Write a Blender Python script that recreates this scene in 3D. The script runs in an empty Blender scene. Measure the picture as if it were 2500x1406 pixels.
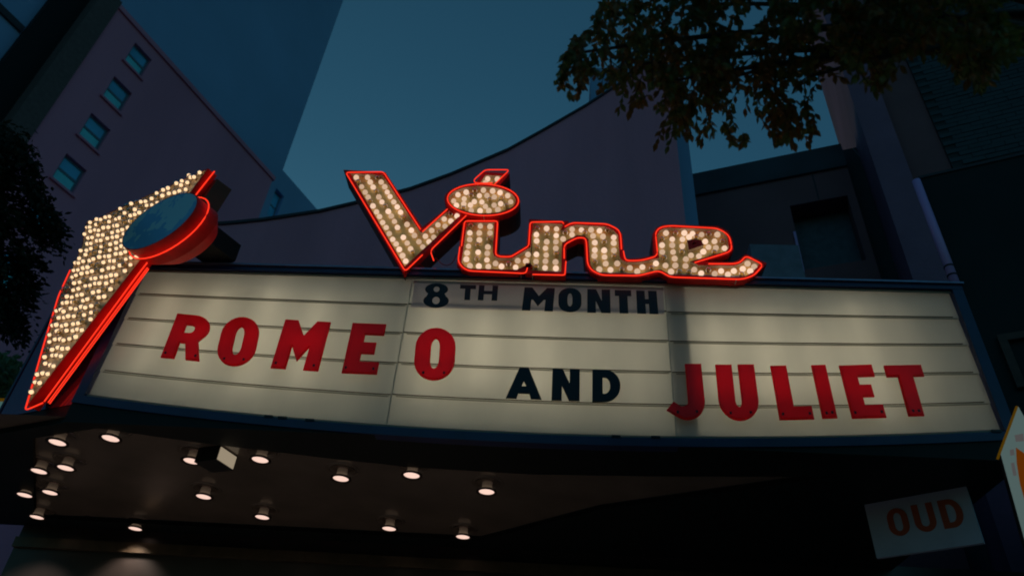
import bpy, bmesh, math, random
from mathutils import Vector, Matrix
import numpy as np

random.seed(7)
rnd = random.Random(11)
R_ = math.radians
sc = bpy.context.scene

# ------------------------------------------------------------------ camera
EYE = 1.6
PITCH, ROLL, YAW = 0.64789, 0.07749, -0.08263
FPX = 1800.0                      # focal length in pixels of a 2500 px wide frame


def cam_axes():
    cy, sy, cp, sp = math.cos(YAW), math.sin(YAW), math.cos(PITCH), math.sin(PITCH)
    f = Vector((sy * cp, cy * cp, sp))
    r = Vector((cy, -sy, 0))
    u = r.cross(f)
    cr, sr = math.cos(ROLL), math.sin(ROLL)
    return r * cr + u * sr, u * cr - r * sr, f


CR, CU, CF = cam_axes()
cam = bpy.data.cameras.new('camera')
cam.sensor_width = 36.0
cam.lens = 36.0 * FPX / 2500.0
cam.clip_start = 0.05
cam.clip_end = 3000.0
camo = bpy.data.objects.new('camera', cam)
M4 = Matrix((CR, CU, -CF)).transposed().to_4x4()
M4.translation = Vector((0, 0, EYE))
camo.matrix_world = M4
sc.collection.objects.link(camo)
sc.camera = camo

# ------------------------------------------------------------------ sky, sun, exposure (dusk)
SUN_EL, SUN_AZ = R_(2.5), R_(-20)
w = bpy.data.worlds.new('World')
sc.world = w
w.use_nodes = True
nt = w.node_tree
nt.nodes.clear()
out = nt.nodes.new('ShaderNodeOutputWorld')
bg = nt.nodes.new('ShaderNodeBackground')
sky = nt.nodes.new('ShaderNodeTexSky')
sky.sky_type = 'NISHITA'
sky.sun_disc = False
sky.sun_elevation = SUN_EL
sky.sun_rotation = SUN_AZ
sky.altitude = 100
sky.air_density = 1.0
sky.dust_density = 1.2
sky.ozone_density = 2.0
tint = nt.nodes.new('ShaderNodeMix')
tint.data_type = 'RGBA'
tint.blend_type = 'MULTIPLY'
tint.inputs[0].default_value = 1.0
tint.inputs[7].default_value = (0.40, 0.98, 1.06, 1)
nt.links.new(sky.outputs[0], tint.inputs[6])
nt.links.new(tint.outputs[2], bg.inputs[0])
bg.inputs[1].default_value = 0.128
nt.links.new(bg.outputs[0], out.inputs[0])

sun = bpy.data.lights.new('sun', 'SUN')
sun.energy = 0.10
sun.angle = R_(10)
sun.color = (1.0, 0.62, 0.45)
suno = bpy.data.objects.new('sun', sun)
az = SUN_AZ
sdir = Vector((math.sin(az) * math.cos(SUN_EL), math.cos(az) * math.cos(SUN_EL), math.sin(SUN_EL)))
suno.rotation_euler = (-sdir).to_track_quat('-Z', 'Y').to_euler()
sc.collection.objects.link(suno)

sc.view_settings.view_transform = 'Standard'
sc.view_settings.look = 'None'
sc.view_settings.exposure = 0.0
sc.view_settings.gamma = 1.0
sc.view_settings.use_curve_mapping = False
sc.render.engine = 'CYCLES'
sc.cycles.use_denoising = True
sc.cycles.denoiser = 'OPENIMAGEDENOISE'
sc.cycles.max_bounces = 6
sc.cycles.diffuse_bounces = 4
sc.cycles.glossy_bounces = 3
sc.cycles.transmission_bounces = 4
sc.cycles.transparent_max_bounces = 6
sc.cycles.caustics_reflective = False
sc.cycles.caustics_refractive = False
sc.cycles.sample_clamp_indirect = 4.0
sc.cycles.filter_width = 1.9
cam.dof.use_dof = True
cam.dof.focus_distance = 9.2
cam.dof.aperture_fstop = 1.1


# ------------------------------------------------------------------ pixel -> place helpers
def ray(x, y):
    return CR * ((x - 1250) / FPX) + CU * ((703 - y) / FPX) + CF


EYEV = Vector((0, 0, EYE))


def on_y(x, y, Y):                 # point on the plane that runs parallel to the marquee
    d = ray(x, y)
    return EYEV + d * (Y / d.y)


def on_z(x, y, Z):                 # point on a level plane at world height Z
    d = ray(x, y)
    return EYEV + d * ((Z - EYE) / d.z)


def on_p(x, y, p0, n):
    d = ray(x, y)
    return EYEV + d * ((p0 - EYEV).dot(n) / d.dot(n))


# ------------------------------------------------------------------ materials
MATS = {}


def newmat(name):
    m = bpy.data.materials.new(name)
    m.use_nodes = True
    MATS[name] = m
    return m, m.node_tree, m.node_tree.nodes['Principled BSDF']


def pbr(name, col, rough=0.6, metal=0.0, noise=0.0, scale=6.0, bump=0.0, spec=0.5, coat=0.0, streak=False, bscale=None):
    m, t, b = newmat(name)
    b.inputs['Base Color'].default_value = (*col, 1)
    b.inputs['Roughness'].default_value = rough
    b.inputs['Metallic'].default_value = metal
    b.inputs['Specular IOR Level'].default_value = spec
    b.inputs['Coat Weight'].default_value = coat
    if noise or bump:
        tc = t.nodes.new('ShaderNodeTexCoord')
        mp = t.nodes.new('ShaderNodeMapping')
        if streak:
            mp.inputs['Scale'].default_value = (1.0, 1.0, 0.12)
        t.links.new(tc.outputs['Object'], mp.inputs[0])
        nz = t.nodes.new('ShaderNodeTexNoise')
        nz.inputs['Scale'].default_value = scale
        nz.inputs['Detail'].default_value = 6
        t.links.new(mp.outputs[0], nz.inputs[0])
        if noise:
            mr = t.nodes.new('ShaderNodeMapRange')
            mr.inputs[1].default_value = 0.3
            mr.inputs[2].default_value = 0.7
            mr.inputs[3].default_value = 1 - noise
            mr.inputs[4].default_value = 1 + noise * 0.5
            t.links.new(nz.outputs[0], mr.inputs[0])
            mx = t.nodes.new('ShaderNodeMix')
            mx.data_type = 'RGBA'
            mx.blend_type = 'MULTIPLY'
            mx.inputs[0].default_value = 1
            mx.inputs[6].default_value = (*col, 1)
            t.links.new(mr.outputs[0], mx.inputs[7])
            t.links.new(mx.outputs[2], b.inputs['Base Color'])
        if bump:
            n2 = t.nodes.new('ShaderNodeTexNoise')
            n2.inputs['Scale'].default_value = bscale or scale * 8
            n2.inputs['Detail'].default_value = 4
            t.links.new(tc.outputs['Object'], n2.inputs[0])
            bp = t.nodes.new('ShaderNodeBump')
            bp.inputs['Strength'].default_value = bump
            bp.inputs['Distance'].default_value = 0.02
            t.links.new(n2.outputs[0], bp.inputs['Height'])
            t.links.new(bp.outputs[0], b.inputs['Normal'])
    return m


def emit(name, col, strength):
    m = bpy.data.materials.new(name)
    m.use_nodes = True
    t = m.node_tree
    t.nodes.clear()
    o = t.nodes.new('ShaderNodeOutputMaterial')
    e = t.nodes.new('ShaderNodeEmission')
    e.inputs[0].default_value = (*col, 1)
    e.inputs[1].default_value = strength
    t.links.new(e.outputs[0], o.inputs[0])
    MATS[name] = m
    return m


def translucent(name, tcol, dcol, fac, rough=0.35, gloss=0.05, dirt=0.0):
    m = bpy.data.materials.new(name)
    m.use_nodes = True
    t = m.node_tree
    t.nodes.clear()
    o = t.nodes.new('ShaderNodeOutputMaterial')
    tr = t.nodes.new('ShaderNodeBsdfTranslucent')
    tr.inputs[0].default_value = (*tcol, 1)
    df = t.nodes.new('ShaderNodeBsdfDiffuse')
    df.inputs[0].default_value = (*dcol, 1)
    mx = t.nodes.new('ShaderNodeMixShader')
    mx.inputs[0].default_value = fac
    t.links.new(df.outputs[0], mx.inputs[1])
    t.links.new(tr.outputs[0], mx.inputs[2])
    gl = t.nodes.new('ShaderNodeBsdfGlossy')
    gl.inputs['Roughness'].default_value = rough
    gl.inputs[0].default_value = (0.8, 0.8, 0.8, 1)
    m2 = t.nodes.new('ShaderNodeMixShader')
    m2.inputs[0].default_value = gloss
    t.links.new(mx.outputs[0], m2.inputs[1])
    t.links.new(gl.outputs[0], m2.inputs[2])
    t.links.new(m2.outputs[0], o.inputs[0])
    if dirt:
        tc = t.nodes.new('ShaderNodeTexCoord')
        mp = t.nodes.new('ShaderNodeMapping')
        mp.inputs['Scale'].default_value = (1.0, 1.0, 0.25)
        nz = t.nodes.new('ShaderNodeTexNoise')
        nz.inputs['Scale'].default_value = 2.2
        nz.inputs['Detail'].default_value = 8
        t.links.new(tc.outputs['Object'], mp.inputs[0])
        t.links.new(mp.outputs[0], nz.inputs[0])
        mr = t.nodes.new('ShaderNodeMapRange')
        mr.inputs[1].default_value = 0.3
        mr.inputs[2].default_value = 0.7
        mr.inputs[3].default_value = 1 - dirt
        mr.inputs[4].default_value = 1.0
        t.links.new(nz.outputs[0], mr.inputs[0])
        mm = t.nodes.new('ShaderNodeMix')
        mm.data_type = 'RGBA'
        mm.blend_type = 'MULTIPLY'
        mm.inputs[0].default_value = 1
        mm.inputs[6].default_value = (*tcol, 1)
        t.links.new(mr.outputs[0], mm.inputs[7])
        oi = t.nodes.new('ShaderNodeObjectInfo')
        m9 = t.nodes.new('ShaderNodeMapRange')
        m9.inputs[3].default_value = 0.92
        m9.inputs[4].default_value = 1.03
        t.links.new(oi.outputs['Random'], m9.inputs[0])
        mv = t.nodes.new('ShaderNodeMix')
        mv.data_type = 'RGBA'
        mv.blend_type = 'MULTIPLY'
        mv.inputs[0].default_value = 1
        t.links.new(mm.outputs[2], mv.inputs[6])
        t.links.new(m9.outputs[0], mv.inputs[7])
        t.links.new(mv.outputs[2], tr.inputs[0])
    MATS[name] = m
    return m


panel_m = translucent('panel_acrylic', (0.86, 0.86, 0.80), (0.60, 0.62, 0.60), 0.62, 0.3, 0.03, dirt=0.16)
red_m = translucent('red_acrylic', (0.95, 0.004, 0.012), (0.42, 0.004, 0.008), 0.80, 0.3, 0.035)
strip_m = translucent('banner_film', (0.78, 0.70, 0.74), (0.42, 0.40, 0.46), 0.55, 0.4, 0.04)
blackl_m = pbr('black_plastic', (0.006, 0.007, 0.010), 0.45)
navy_m = pbr('navy_enamel', (0.015, 0.026, 0.10), 0.38, noise=0.25, scale=3, coat=0.1)
ledge_m = pbr('ledge_metal', (0.30, 0.28, 0.38), 0.30, metal=0.7, noise=0.2)
track_m = pbr('track_metal', (0.20, 0.17, 0.12), 0.5, metal=0.3, noise=0.4, scale=5)
lip_m = translucent('track_lip', (0.55, 0.53, 0.46), (0.35, 0.34, 0.30), 0.5, 0.4, 0.04)
black_m = pbr('black_enamel', (0.006, 0.010, 0.011), 0.55, noise=0.3, scale=2, spec=0.25)
white_in = pbr('lightbox_white', (0.75, 0.75, 0.72), 0.8)
shade_post_m = pbr('lightbox_shade_post', (0.62, 0.60, 0.58), 0.8)
end_m = pbr('mauve_metal', (0.15, 0.075, 0.14), 0.16, metal=0.8, noise=0.15, scale=2)
soffit_m = pbr('brown_gloss_ceiling', (0.15, 0.118, 0.10), 0.20, noise=0.2, scale=1.5, spec=0.6)
can_m = pbr('can_aluminium', (0.62, 0.60, 0.54), 0.35, metal=0.5)
can_streak_m = translucent('can_streak', (0.26, 0.26, 0.21), (0.08, 0.08, 0.07), 0.6, 0.3, 0.05)  # can's glow stands in for the lamp's streak reflected in the ceiling
rim_m = pbr('lamp_rim', (0.05, 0.025, 0.015), 0.4, metal=0.4)
lamp_m = emit('lamp_glow', (1.0, 0.68, 0.56), 1.0)
tray_m = pbr('gold_tray', (0.93, 0.69, 0.26), 0.42, metal=0.2, noise=0.25, scale=6)
tray2_m = pbr('tin_tray', (0.90, 0.66, 0.42), 0.38, metal=0.15, noise=0.25, scale=6)
trayin_m = pbr('tray_wall', (0.60, 0.52, 0.40), 0.5, noise=0.2)
shell_m = pbr('red_shell', (0.78, 0.012, 0.008), 0.5, noise=0.25, scale=4, spec=0.3)  # red paint, also carrying the neon's halo on the script letters
return_m = pbr('return_brown', (0.10, 0.045, 0.032), 0.5, noise=0.3, scale=4)
bulb_m = emit('bulb_glow', (1.0, 0.67, 0.46), 0.78)
fil_m = emit('bulb_core', (1.0, 0.70, 0.52), 1.45)
socket_m = pbr('bulb_socket', (0.70, 0.50, 0.22), 0.5)
neon_m = emit('neon_red', (1.0, 0.036, 0.014), 1.2)
tube_m = emit('fluorescent', (1.0, 0.85, 0.60), 2.7)
disc_m = None
stucco_m = pbr('mauve_stucco', (0.86, 0.29, 0.42), 0.9, noise=0.24, scale=0.5, streak=True, bump=0.35, bscale=14)
coping_m = pbr('coping_dark', (0.035, 0.035, 0.05), 0.7)
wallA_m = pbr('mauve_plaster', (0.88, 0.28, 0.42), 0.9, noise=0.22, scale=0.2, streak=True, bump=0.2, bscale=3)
wallB_m = pbr('blue_grey_plaster', (0.30, 0.45, 0.74), 0.9, noise=0.14, scale=0.1, bump=0.2, bscale=3)
wallC_m = pbr('brown_stucco', (0.26, 0.105, 0.125), 0.9, noise=0.25, scale=0.5, bump=0.3, bscale=12)
trimC_m = pbr('slate_trim', (0.055, 0.062, 0.085), 0.8, noise=0.3, scale=1)
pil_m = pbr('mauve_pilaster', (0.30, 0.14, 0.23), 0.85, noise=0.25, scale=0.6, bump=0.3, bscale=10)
brick_m = pbr('dark_brick', (0.06, 0.08, 0.10), 0.9, noise=0.3, scale=0.8)
mortar_m = pbr('dark_mortar', (0.035, 0.045, 0.055), 0.95)
void_m = pbr('dark_interior', (0.008, 0.008, 0.012), 0.9)
glass_m = pbr('window_glass', (0.12, 0.55, 0.88), 0.10, spec=0.9, noise=0.3, scale=0.5)
blind_m = pbr('window_blind', (0.20, 0.86, 0.96), 0.5, noise=0.15, scale=1)
sash_m = pbr('window_sash', (0.13, 0.20, 0.27), 0.6)
pipe_m = pbr('lavender_pipe', (0.72, 0.38, 0.78), 0.45)
leaf_m = translucent('leaf_green', (0.16, 0.18, 0.03), (0.11, 0.13, 0.025), 0.35, 0.45, 0.05)
leaf2_m = translucent('leaf_brown_green', (0.24, 0.13, 0.02), (0.19, 0.10, 0.025), 0.35, 0.45, 0.05)
needle_m = translucent('needle_green', (0.02, 0.035, 0.015), (0.018, 0.03, 0.018), 0.3, 0.5, 0.03)
bark_m = pbr('bark', (0.06, 0.042, 0.032), 0.95, noise=0.4, scale=8, bump=0.6)
asphalt_m = pbr('asphalt', (0.05, 0.05, 0.052), 0.9, noise=0.3, scale=3, bump=0.3)
pave_m = pbr('pavement_concrete', (0.30, 0.28, 0.26), 0.9, noise=0.25, scale=1.2, bump=0.2)
kerb_m = pbr('kerb_stone', (0.28, 0.27, 0.26), 0.9, noise=0.2)
white_m = pbr('sign_white', (0.42, 0.46, 0.60), 0.6, noise=0.1, scale=3)
whitebox_m = emit('box_diffuser', (0.36, 0.29, 0.20), 0.85)
orange_print = pbr('orange_print', (0.40, 0.06, 0.02), 0.6)
yellow_m = pbr('yellow_trim', (0.55, 0.30, 0.02), 0.5)
backlit_m = emit('backlit_panel', (0.17, 0.26, 0.25), 0.42)
backlit_or = emit('backlit_orange', (0.42, 0.10, 0.006), 0.24)
backlit_pk = emit('backlit_pink', (0.17, 0.16, 0.16), 0.42)
backlit_tl = emit('backlit_teal', (0.10, 0.22, 0.20), 0.5)
backlit_ye = emit('backlit_yellow', (0.30, 0.15, 0.004), 0.22)
wood_m = pbr('brown_frame', (0.10, 0.045, 0.035), 0.7, noise=0.3)
wire_m = pbr('wire_grey', (0.16, 0.16, 0.20), 0.6)
redwire_m = pbr('red_wire', (0.40, 0.02, 0.02), 0.5)


def disc_material():
    m, t, b = newmat('enamel_sky_reflection')
    b.inputs['Roughness'].default_value = 0.22
    b.inputs['Metallic'].default_value = 0.25
    tc = t.nodes.new('ShaderNodeTexCoord')
    mp = t.nodes.new('ShaderNodeMapping')
    mp.inputs['Scale'].default_value = (0.8, 0.8, 0.8)
    nz = t.nodes.new('ShaderNodeTexNoise')
    nz.inputs['Scale'].default_value = 3.4
    nz.inputs['Detail'].default_value = 3
    nz.inputs['Roughness'].default_value = 0.6
    t.links.new(tc.outputs['Object'], mp.inputs[0])
    t.links.new(mp.outputs[0], nz.inputs[0])
    cr = t.nodes.new('ShaderNodeValToRGB')  # pale patches paint the sky reflected between leaves
    cr.color_ramp.interpolation = 'LINEAR'
    cr.color_ramp.elements[0].position = 0.49
    cr.color_ramp.elements[0].color = (0.26, 0.60, 0.95, 1)
    cr.color_ramp.elements[1].position = 0.515
    cr.color_ramp.elements[1].color = (0.62, 0.90, 1.0, 1)
    t.links.new(nz.outputs[0], cr.inputs[0])
    t.links.new(cr.outputs[0], b.inputs['Base Color'])
    return m


disc_m = disc_material()


def off_bulb_material():
    m = bpy.data.materials.new('clear_dead_bulb')
    m.use_nodes = True
    t = m.node_tree
    t.nodes.clear()
    o = t.nodes.new('ShaderNodeOutputMaterial')
    a = t.nodes.new('ShaderNodeBsdfTransparent')
    a.inputs[0].default_value = (0.92, 0.84, 0.62, 1)
    g = t.nodes.new('ShaderNodeBsdfGlossy')
    g.inputs['Roughness'].default_value = 0.06
    lw = t.nodes.new('ShaderNodeFresnel')
    lw.inputs[0].default_value = 1.5
    mx = t.nodes.new('ShaderNodeMixShader')
    t.links.new(lw.outputs[0], mx.inputs[0])
    t.links.new(a.outputs[0], mx.inputs[1])
    t.links.new(g.outputs[0], mx.inputs[2])
    t.links.new(mx.outputs[0], o.inputs[0])
    return m


deadbulb_m = off_bulb_material()


# ------------------------------------------------------------------ object helpers
COL = sc.collection


def link(o, parent=None):
    COL.objects.link(o)
    if parent is not None:
        o.parent = parent
    return o


def tag(o, label=None, cat=None, group=None, kind=None):
    if label:
        o['label'] = label
    if cat:
        o['category'] = cat
    if group:
        o['group'] = group
    if kind:
        o['kind'] = kind
    return o


def empty(name, loc, label=None, cat=None, group=None):
    o = bpy.data.objects.new(name, None)
    o.location = loc
    o.empty_display_size = 0.2
    link(o)
    return tag(o, label, cat, group)


def mesh_obj(name, verts, faces, mats, parent=None, fmat=None, smooth=False):
    """World-space vertices; the mesh is stored relative to its parent's place."""
    off = parent_origin(parent)
    me = bpy.data.meshes.new(name)
    me.from_pydata([tuple(Vector(v) - off) for v in verts], [], faces)
    if not isinstance(mats, (list, tuple)):
        mats = [mats]
    for m in mats:
        me.materials.append(m)
    if fmat:
        me.polygons.foreach_set('material_index', fmat)
    if smooth:
        me.polygons.foreach_set('use_smooth', [True] * len(me.polygons))
    me.update()
    o = bpy.data.objects.new(name, me)
    return link(o, parent)


def parent_origin(p):
    v = Vector((0, 0, 0))
    while p is not None:
        v += Vector(p.location)
        p = p.parent
    return v


class MB:
    """collects vertices and faces in world space"""

    def __init__(self):
        self.v, self.f, self.m = [], [], []

    def quad(self, a, b, c, d, mi=0):
        i = len(self.v)
        self.v += [Vector(a), Vector(b), Vector(c), Vector(d)]
        self.f.append((i, i + 1, i + 2, i + 3))
        self.m.append(mi)

    def hexa(self, p, mi=0):            # 8 corners: bottom 4 ring, top 4 ring
        i = len(self.v)
        self.v += [Vector(x) for x in p]
        for q in ((3, 2, 1, 0), (4, 5, 6, 7), (0, 1, 5, 4), (1, 2, 6, 5), (2, 3, 7, 6), (3, 0, 4, 7)):
            self.f.append(tuple(i + k for k in q))
            self.m.append(mi)

    def box(self, lo, hi, mi=0):
        x0, y0, z0 = lo
        x1, y1, z1 = hi
        self.hexa([(x0, y0, z0), (x1, y0, z0), (x1, y1, z0), (x0, y1, z0),
                   (x0, y0, z1), (x1, y0, z1), (x1, y1, z1), (x0, y1, z1)], mi)

    def obox(self, o, a, b, c, mi=0):   # origin plus three edge vectors
        o, a, b, c = Vector(o), Vector(a), Vector(b), Vector(c)
        self.hexa([o, o + a, o + a + b, o + b, o + c, o + a + c, o + a + b + c, o + b + c], mi)

    def ngon(self, pts, mi=0):
        i = len(self.v)
        self.v += [Vector(p) for p in pts]
        self.f.append(tuple(range(i, i + len(pts))))
        self.m.append(mi)

    def prism(self, pts, d, mi=0, mside=None):
        """closed prism: ring pts swept by vector d"""
        d = Vector(d)
        n = len(pts)
        i = len(self.v)
        self.v += [Vector(p) for p in pts] + [Vector(p) + d for p in pts]
        self.f.append(tuple(range(i, i + n)))
        self.m.append(mi)
        self.f.append(tuple(range(i + 2 * n - 1, i + n - 1, -1)))
        self.m.append(mi)
        for k in range(n):
            k2 = (k + 1) % n
            self.f.append((i + k, i + n + k, i + n + k2, i + k2))
            self.m.append(mi if mside is None else mside)

    def tube(self, path, r, seg=8, mi=0, closed=False):
        path = [Vector(p) for p in path]
        n = len(path)
        rings = []
        for k in range(n):
            if closed:
                t = (path[(k + 1) % n] - path[k - 1]).normalized()
            else:
                t = (path[min(k + 1, n - 1)] - path[max(k - 1, 0)]).normalized()
            a = t.cross(Vector((0, 0, 1)))
            if a.length < 1e-3:
                a = t.cross(Vector((0, 1, 0)))
            a.normalize()
            b = t.cross(a)
            rr = r[k] if isinstance(r, (list, tuple)) else r
            i = len(self.v)
            self.v += [path[k] + (a * math.cos(2 * math.pi * j / seg) + b * math.sin(2 * math.pi * j / seg)) * rr for j in range(seg)]
            rings.append(i)
        for k in range(n if closed else n - 1):
            i, i2 = rings[k], rings[(k + 1) % n]
            for j in range(seg):
                j2 = (j + 1) % seg
                self.f.append((i + j, i + j2, i2 + j2, i2 + j))
                self.m.append(mi)
        if not closed:
            self.f.append(tuple(rings[0] + j for j in range(seg - 1, -1, -1)))
            self.m.append(mi)
            self.f.append(tuple(rings[-1] + j for j in range(seg)))
            self.m.append(mi)

    def build(self, name, mats, parent=None, smooth=False):
        return mesh_obj(name, self.v, self.f, mats, parent, self.m, smooth)


def rounded(path, rad, n=4, closed=False):
    """round the corners of a 3-D polyline"""
    P = [Vector(p) for p in path]
    outp = []
    N = len(P)
    for k in range(N):
        if not closed and k in (0, N - 1):
            outp.append(P[k])
            continue
        a, b, c = P[k - 1], P[k], P[(k + 1) % N]
        r1 = min(rad, (a - b).length * 0.45)
        r2 = min(rad, (c - b).length * 0.45)
        s, e = b + (a - b).normalized() * r1, b + (c - b).normalized() * r2
        for j in range(n + 1):
            t = j / n
            outp.append(s * (1 - t) ** 2 + b * 2 * t * (1 - t) + e * t * t)
    return outp


def filled(name, loops, depth, to_world, mat, parent, bevel=0.0, open_back=False):
    """flat outline with holes -> solid, by way of a 2-D curve"""
    cu = bpy.data.curves.new(name, 'CURVE')
    cu.dimensions = '2D'
    cu.fill_mode = 'FRONT' if open_back else 'BOTH'
    cu.extrude = max(depth / 2 - bevel, 0.0005)
    cu.bevel_depth = bevel
    cu.bevel_resolution = 1
    for lp in loops:
        s = cu.splines.new('POLY')
        s.points.add(len(lp) - 1)
        for i, p in enumerate(lp):
            s.points[i].co = (p[0], p[1], 0, 1)
        s.use_cyclic_u = True
    tmp = bpy.data.objects.new('tmp', cu)
    COL.objects.link(tmp)
    dg = bpy.context.evaluated_depsgraph_get()
    me = bpy.data.meshes.new_from_object(tmp.evaluated_get(dg))
    bpy.data.objects.remove(tmp)
    bpy.data.curves.remove(cu)
    off = parent_origin(parent)
    for v in me.vertices:
        v.co = to_world(v.co.x, v.co.y, v.co.z + depth / 2) - off
    me.name = name
    me.materials.clear()
    me.materials.append(mat)
    me.update()
    return link(bpy.data.objects.new(name, me), parent)


def offset_path(P, o, closed):
    """offset a 2-D path to its right-hand side (outside of a clockwise ring)"""
    n = len(P)
    res = []
    for k in range(n):
        def nor(a, b):
            d = (b - a)
            d.normalize()
            return Vector((d.y, -d.x))
        if closed or 0 < k < n - 1:
            n1, n2 = nor(P[k - 1], P[k]), nor(P[k], P[(k + 1) % n])
            m = n1 + n2
            if m.length < 0.2:
                m = n1
            m.normalize()
            c = max(m.dot(n1), 0.45)
            res.append(P[k] + m * (o / c))
        elif k == 0:
            res.append(P[0] + nor(P[0], P[1]) * o)
        else:
            res.append(P[-1] + nor(P[-2], P[-1]) * o)
    return res


def wall_with_openings(name, org, s, n, s0, s1, z0, z1, openings, mat, parent, reveal=0.25, thick=0.5, void=None):
    """upright wall; s is its level direction, n its outward normal; openings = (sa, sb, za, zb)"""
    org, s, n = Vector(org), Vector(s), Vector(n)

    def P(a, z, d=0.0):
        q = org + s * a + n * d
        return Vector((q.x, q.y, z))
    ss = sorted(set([s0, s1] + [v for o in openings for v in o[:2]]))
    zs = sorted(set([z0, z1] + [v for o in openings for v in o[2:]]))
    mb = MB()
    for i in range(len(ss) - 1):
        for j in range(len(zs) - 1):
            a, b, c, d = ss[i], ss[i + 1], zs[j], zs[j + 1]
            ma, mz = (a + b) / 2, (c + d) / 2
            if any(o[0] < ma < o[1] and o[2] < mz < o[3] for o in openings):
                continue
            mb.quad(P(a, c), P(b, c), P(b, d), P(a, d))
    for a, b, c, d in openings:
        r = -reveal
        mb.quad(P(a, c), P(a, d), P(a, d, r), P(a, c, r))
        mb.quad(P(b, c), P(b, c, r), P(b, d, r), P(b, d))
        mb.quad(P(a, c), P(a, c, r), P(b, c, r), P(b, c))
        mb.quad(P(a, d), P(b, d), P(b, d, r), P(a, d, r))
    t = -thick
    mb.quad(P(s0, z0), P(s0, z1), P(s0, z1, t), P(s0, z0, t))
    mb.quad(P(s1, z0), P(s1, z0, t), P(s1, z1, t), P(s1, z1))
    mb.quad(P(s0, z1), P(s1, z1), P(s1, z1, t), P(s0, z1, t))
    mb.quad(P(s0, z0, t), P(s0, z1, t), P(s1, z1, t), P(s1, z0, t))
    return mb.build(name, mat, parent), P


# ================================================================== ground
mb = MB()
mb.quad((-900, -900, 0), (900, -900, 0), (900, 900, 0), (-900, 900, 0))
g = mb.build('ground', asphalt_m)
tag(g, kind='structure')
mb = MB()
mb.quad((-60, -14, 0.004), (60, -14, 0.004), (60, 1.2, 0.004), (-60, 1.2, 0.004))
tag(mb.build('road', asphalt_m), kind='structure')
mb = MB()
mb.box((-60, 1.4, -0.2), (60, 10.5, 0.13))
tag(mb.build('pavement', pave_m), kind='structure')
mb = MB()
mb.box((-60, 1.2, -0.2), (60, 1.398, 0.14))
tag(mb.build('kerb', kerb_m), kind='structure')

# ================================================================== marquee (board, light box, soffit)
BX0, BX1, BX2, BX3 = -5.15248, -1.79, 1.2278, 4.49452
ZT, ZB, BOW = 5.42373 + EYE, 3.63452 + EYE, 0.24547
BY = 7.0


def BZ(x, v):                     # height of row fraction v at place x; the lower edge is bowed
    u = (x - BX0) / (BX3 - BX0)
    u = min(max(u, -0.02), 1.02)
    return ZT + (ZB - ZT) * v - BOW * 4 * u * (1 - u) * v


def BP(x, v, y=BY):
    return Vector((x, y, BZ(x, v)))


ZS = 3.32 + EYE                   # underside of the soffit border
marq = empty('marquee', (0, 8.5, ZS), 'long backlit white reader board marquee in navy frame under the bulb-lit script sign', 'marquee')


def bow_strip(mb, xa, xb, va, vb, ya, yb, n=8, dza=0.0, dzb=0.0, mi=0):
    """slab between row fractions va and vb (with height offsets), from depth ya to yb"""
    for k in range(n):
        x0, x1 = xa + (xb - xa) * k / n, xa + (xb - xa) * (k + 1) / n
        a = [Vector((x0, ya, BZ(x0, vb) + dzb)), Vector((x1, ya, BZ(x1, vb) + dzb)),
             Vector((x1, yb, BZ(x1, vb) + dzb)), Vector((x0, yb, BZ(x0, vb) + dzb)),
             Vector((x0, ya, BZ(x0, va) + dza)), Vector((x1, ya, BZ(x1, va) + dza)),
             Vector((x1, yb, BZ(x1, va) + dza)), Vector((x0, yb, BZ(x0, va) + dza))]
        mb.hexa(a, mi)


bays = [(BX0, BX1), (BX1, BX2), (BX2, BX3)]
for bi, (xa, xb) in enumerate(bays):
    yb = BY - (0.012 if bi == 1 else 0.0)         # the middle bay sits a little proud
    for r in range(5):
        mb = MB()
        n = 8
        v0, v1 = r / 5, (r + 1) / 5
        for k in range(n):
            x0, x1 = xa + 0.003 + (xb - xa - 0.006) * k / n, xa + 0.003 + (xb - xa - 0.006) * (k + 1) / n
            top0, top1 = yb + 0.010, yb + 0.010    # each row laps over the one below
            mb.quad((x0, yb - 0.004, BZ(x0, v1) - 0.01), (x1, yb - 0.004, BZ(x1, v1) - 0.01),
                    (x1, top1, BZ(x1, v0)), (x0, top0, BZ(x0, v0)))
        mb.build('letter_panel', panel_m, marq)
    # thin tracks the letters hang on
    for r in range(1, 5):
        mb = MB()
        v = r / 5
        bow_strip(mb, xa + 0.06 if bi == 0 else xa + 0.004, xb - (0.07 if bi == 2 else 0.004), v, v, yb - 0.018, yb - 0.006, 10, 0.006, 0.000)
        t = mb.build('letter_track', track_m, marq)
        mb = MB()
        bow_strip(mb, xa + 0.05, xb - 0.03, v, v, yb - 0.016, yb - 0.008, 10, -0.016, -0.024)
        mb.build('track_lip', lip_m, t)
# cover strip of the two joints and the inner lips of the frame
for x in (BX1, BX2):
    mb = MB()
    mb.hexa([(x - 0.006, BY - 0.026, BZ(x, 1)), (x + 0.006, BY - 0.026, BZ(x, 1)), (x + 0.006, BY - 0.014, BZ(x, 1)), (x - 0.006, BY - 0.014, BZ(x, 1)),
             (x - 0.006, BY - 0.026, BZ(x, 0)), (x + 0.006, BY - 0.026, BZ(x, 0)), (x + 0.006, BY - 0.014, BZ(x, 0)), (x - 0.006, BY - 0.014, BZ(x, 0))])
    mb.build('joint_strip', panel_m, marq)
for nm, va, da, db in (('top_bead', 0, 0.0, -0.030), ('bottom_bead', 1, 0.040, 0.004)):
    mb = MB()
    bow_strip(mb, BX0 + 0.003, BX3 - 0.003, va, va, BY - 0.030, BY - 0.020, 24, da, db)
    mb.build(nm, lip_m, marq)

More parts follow.
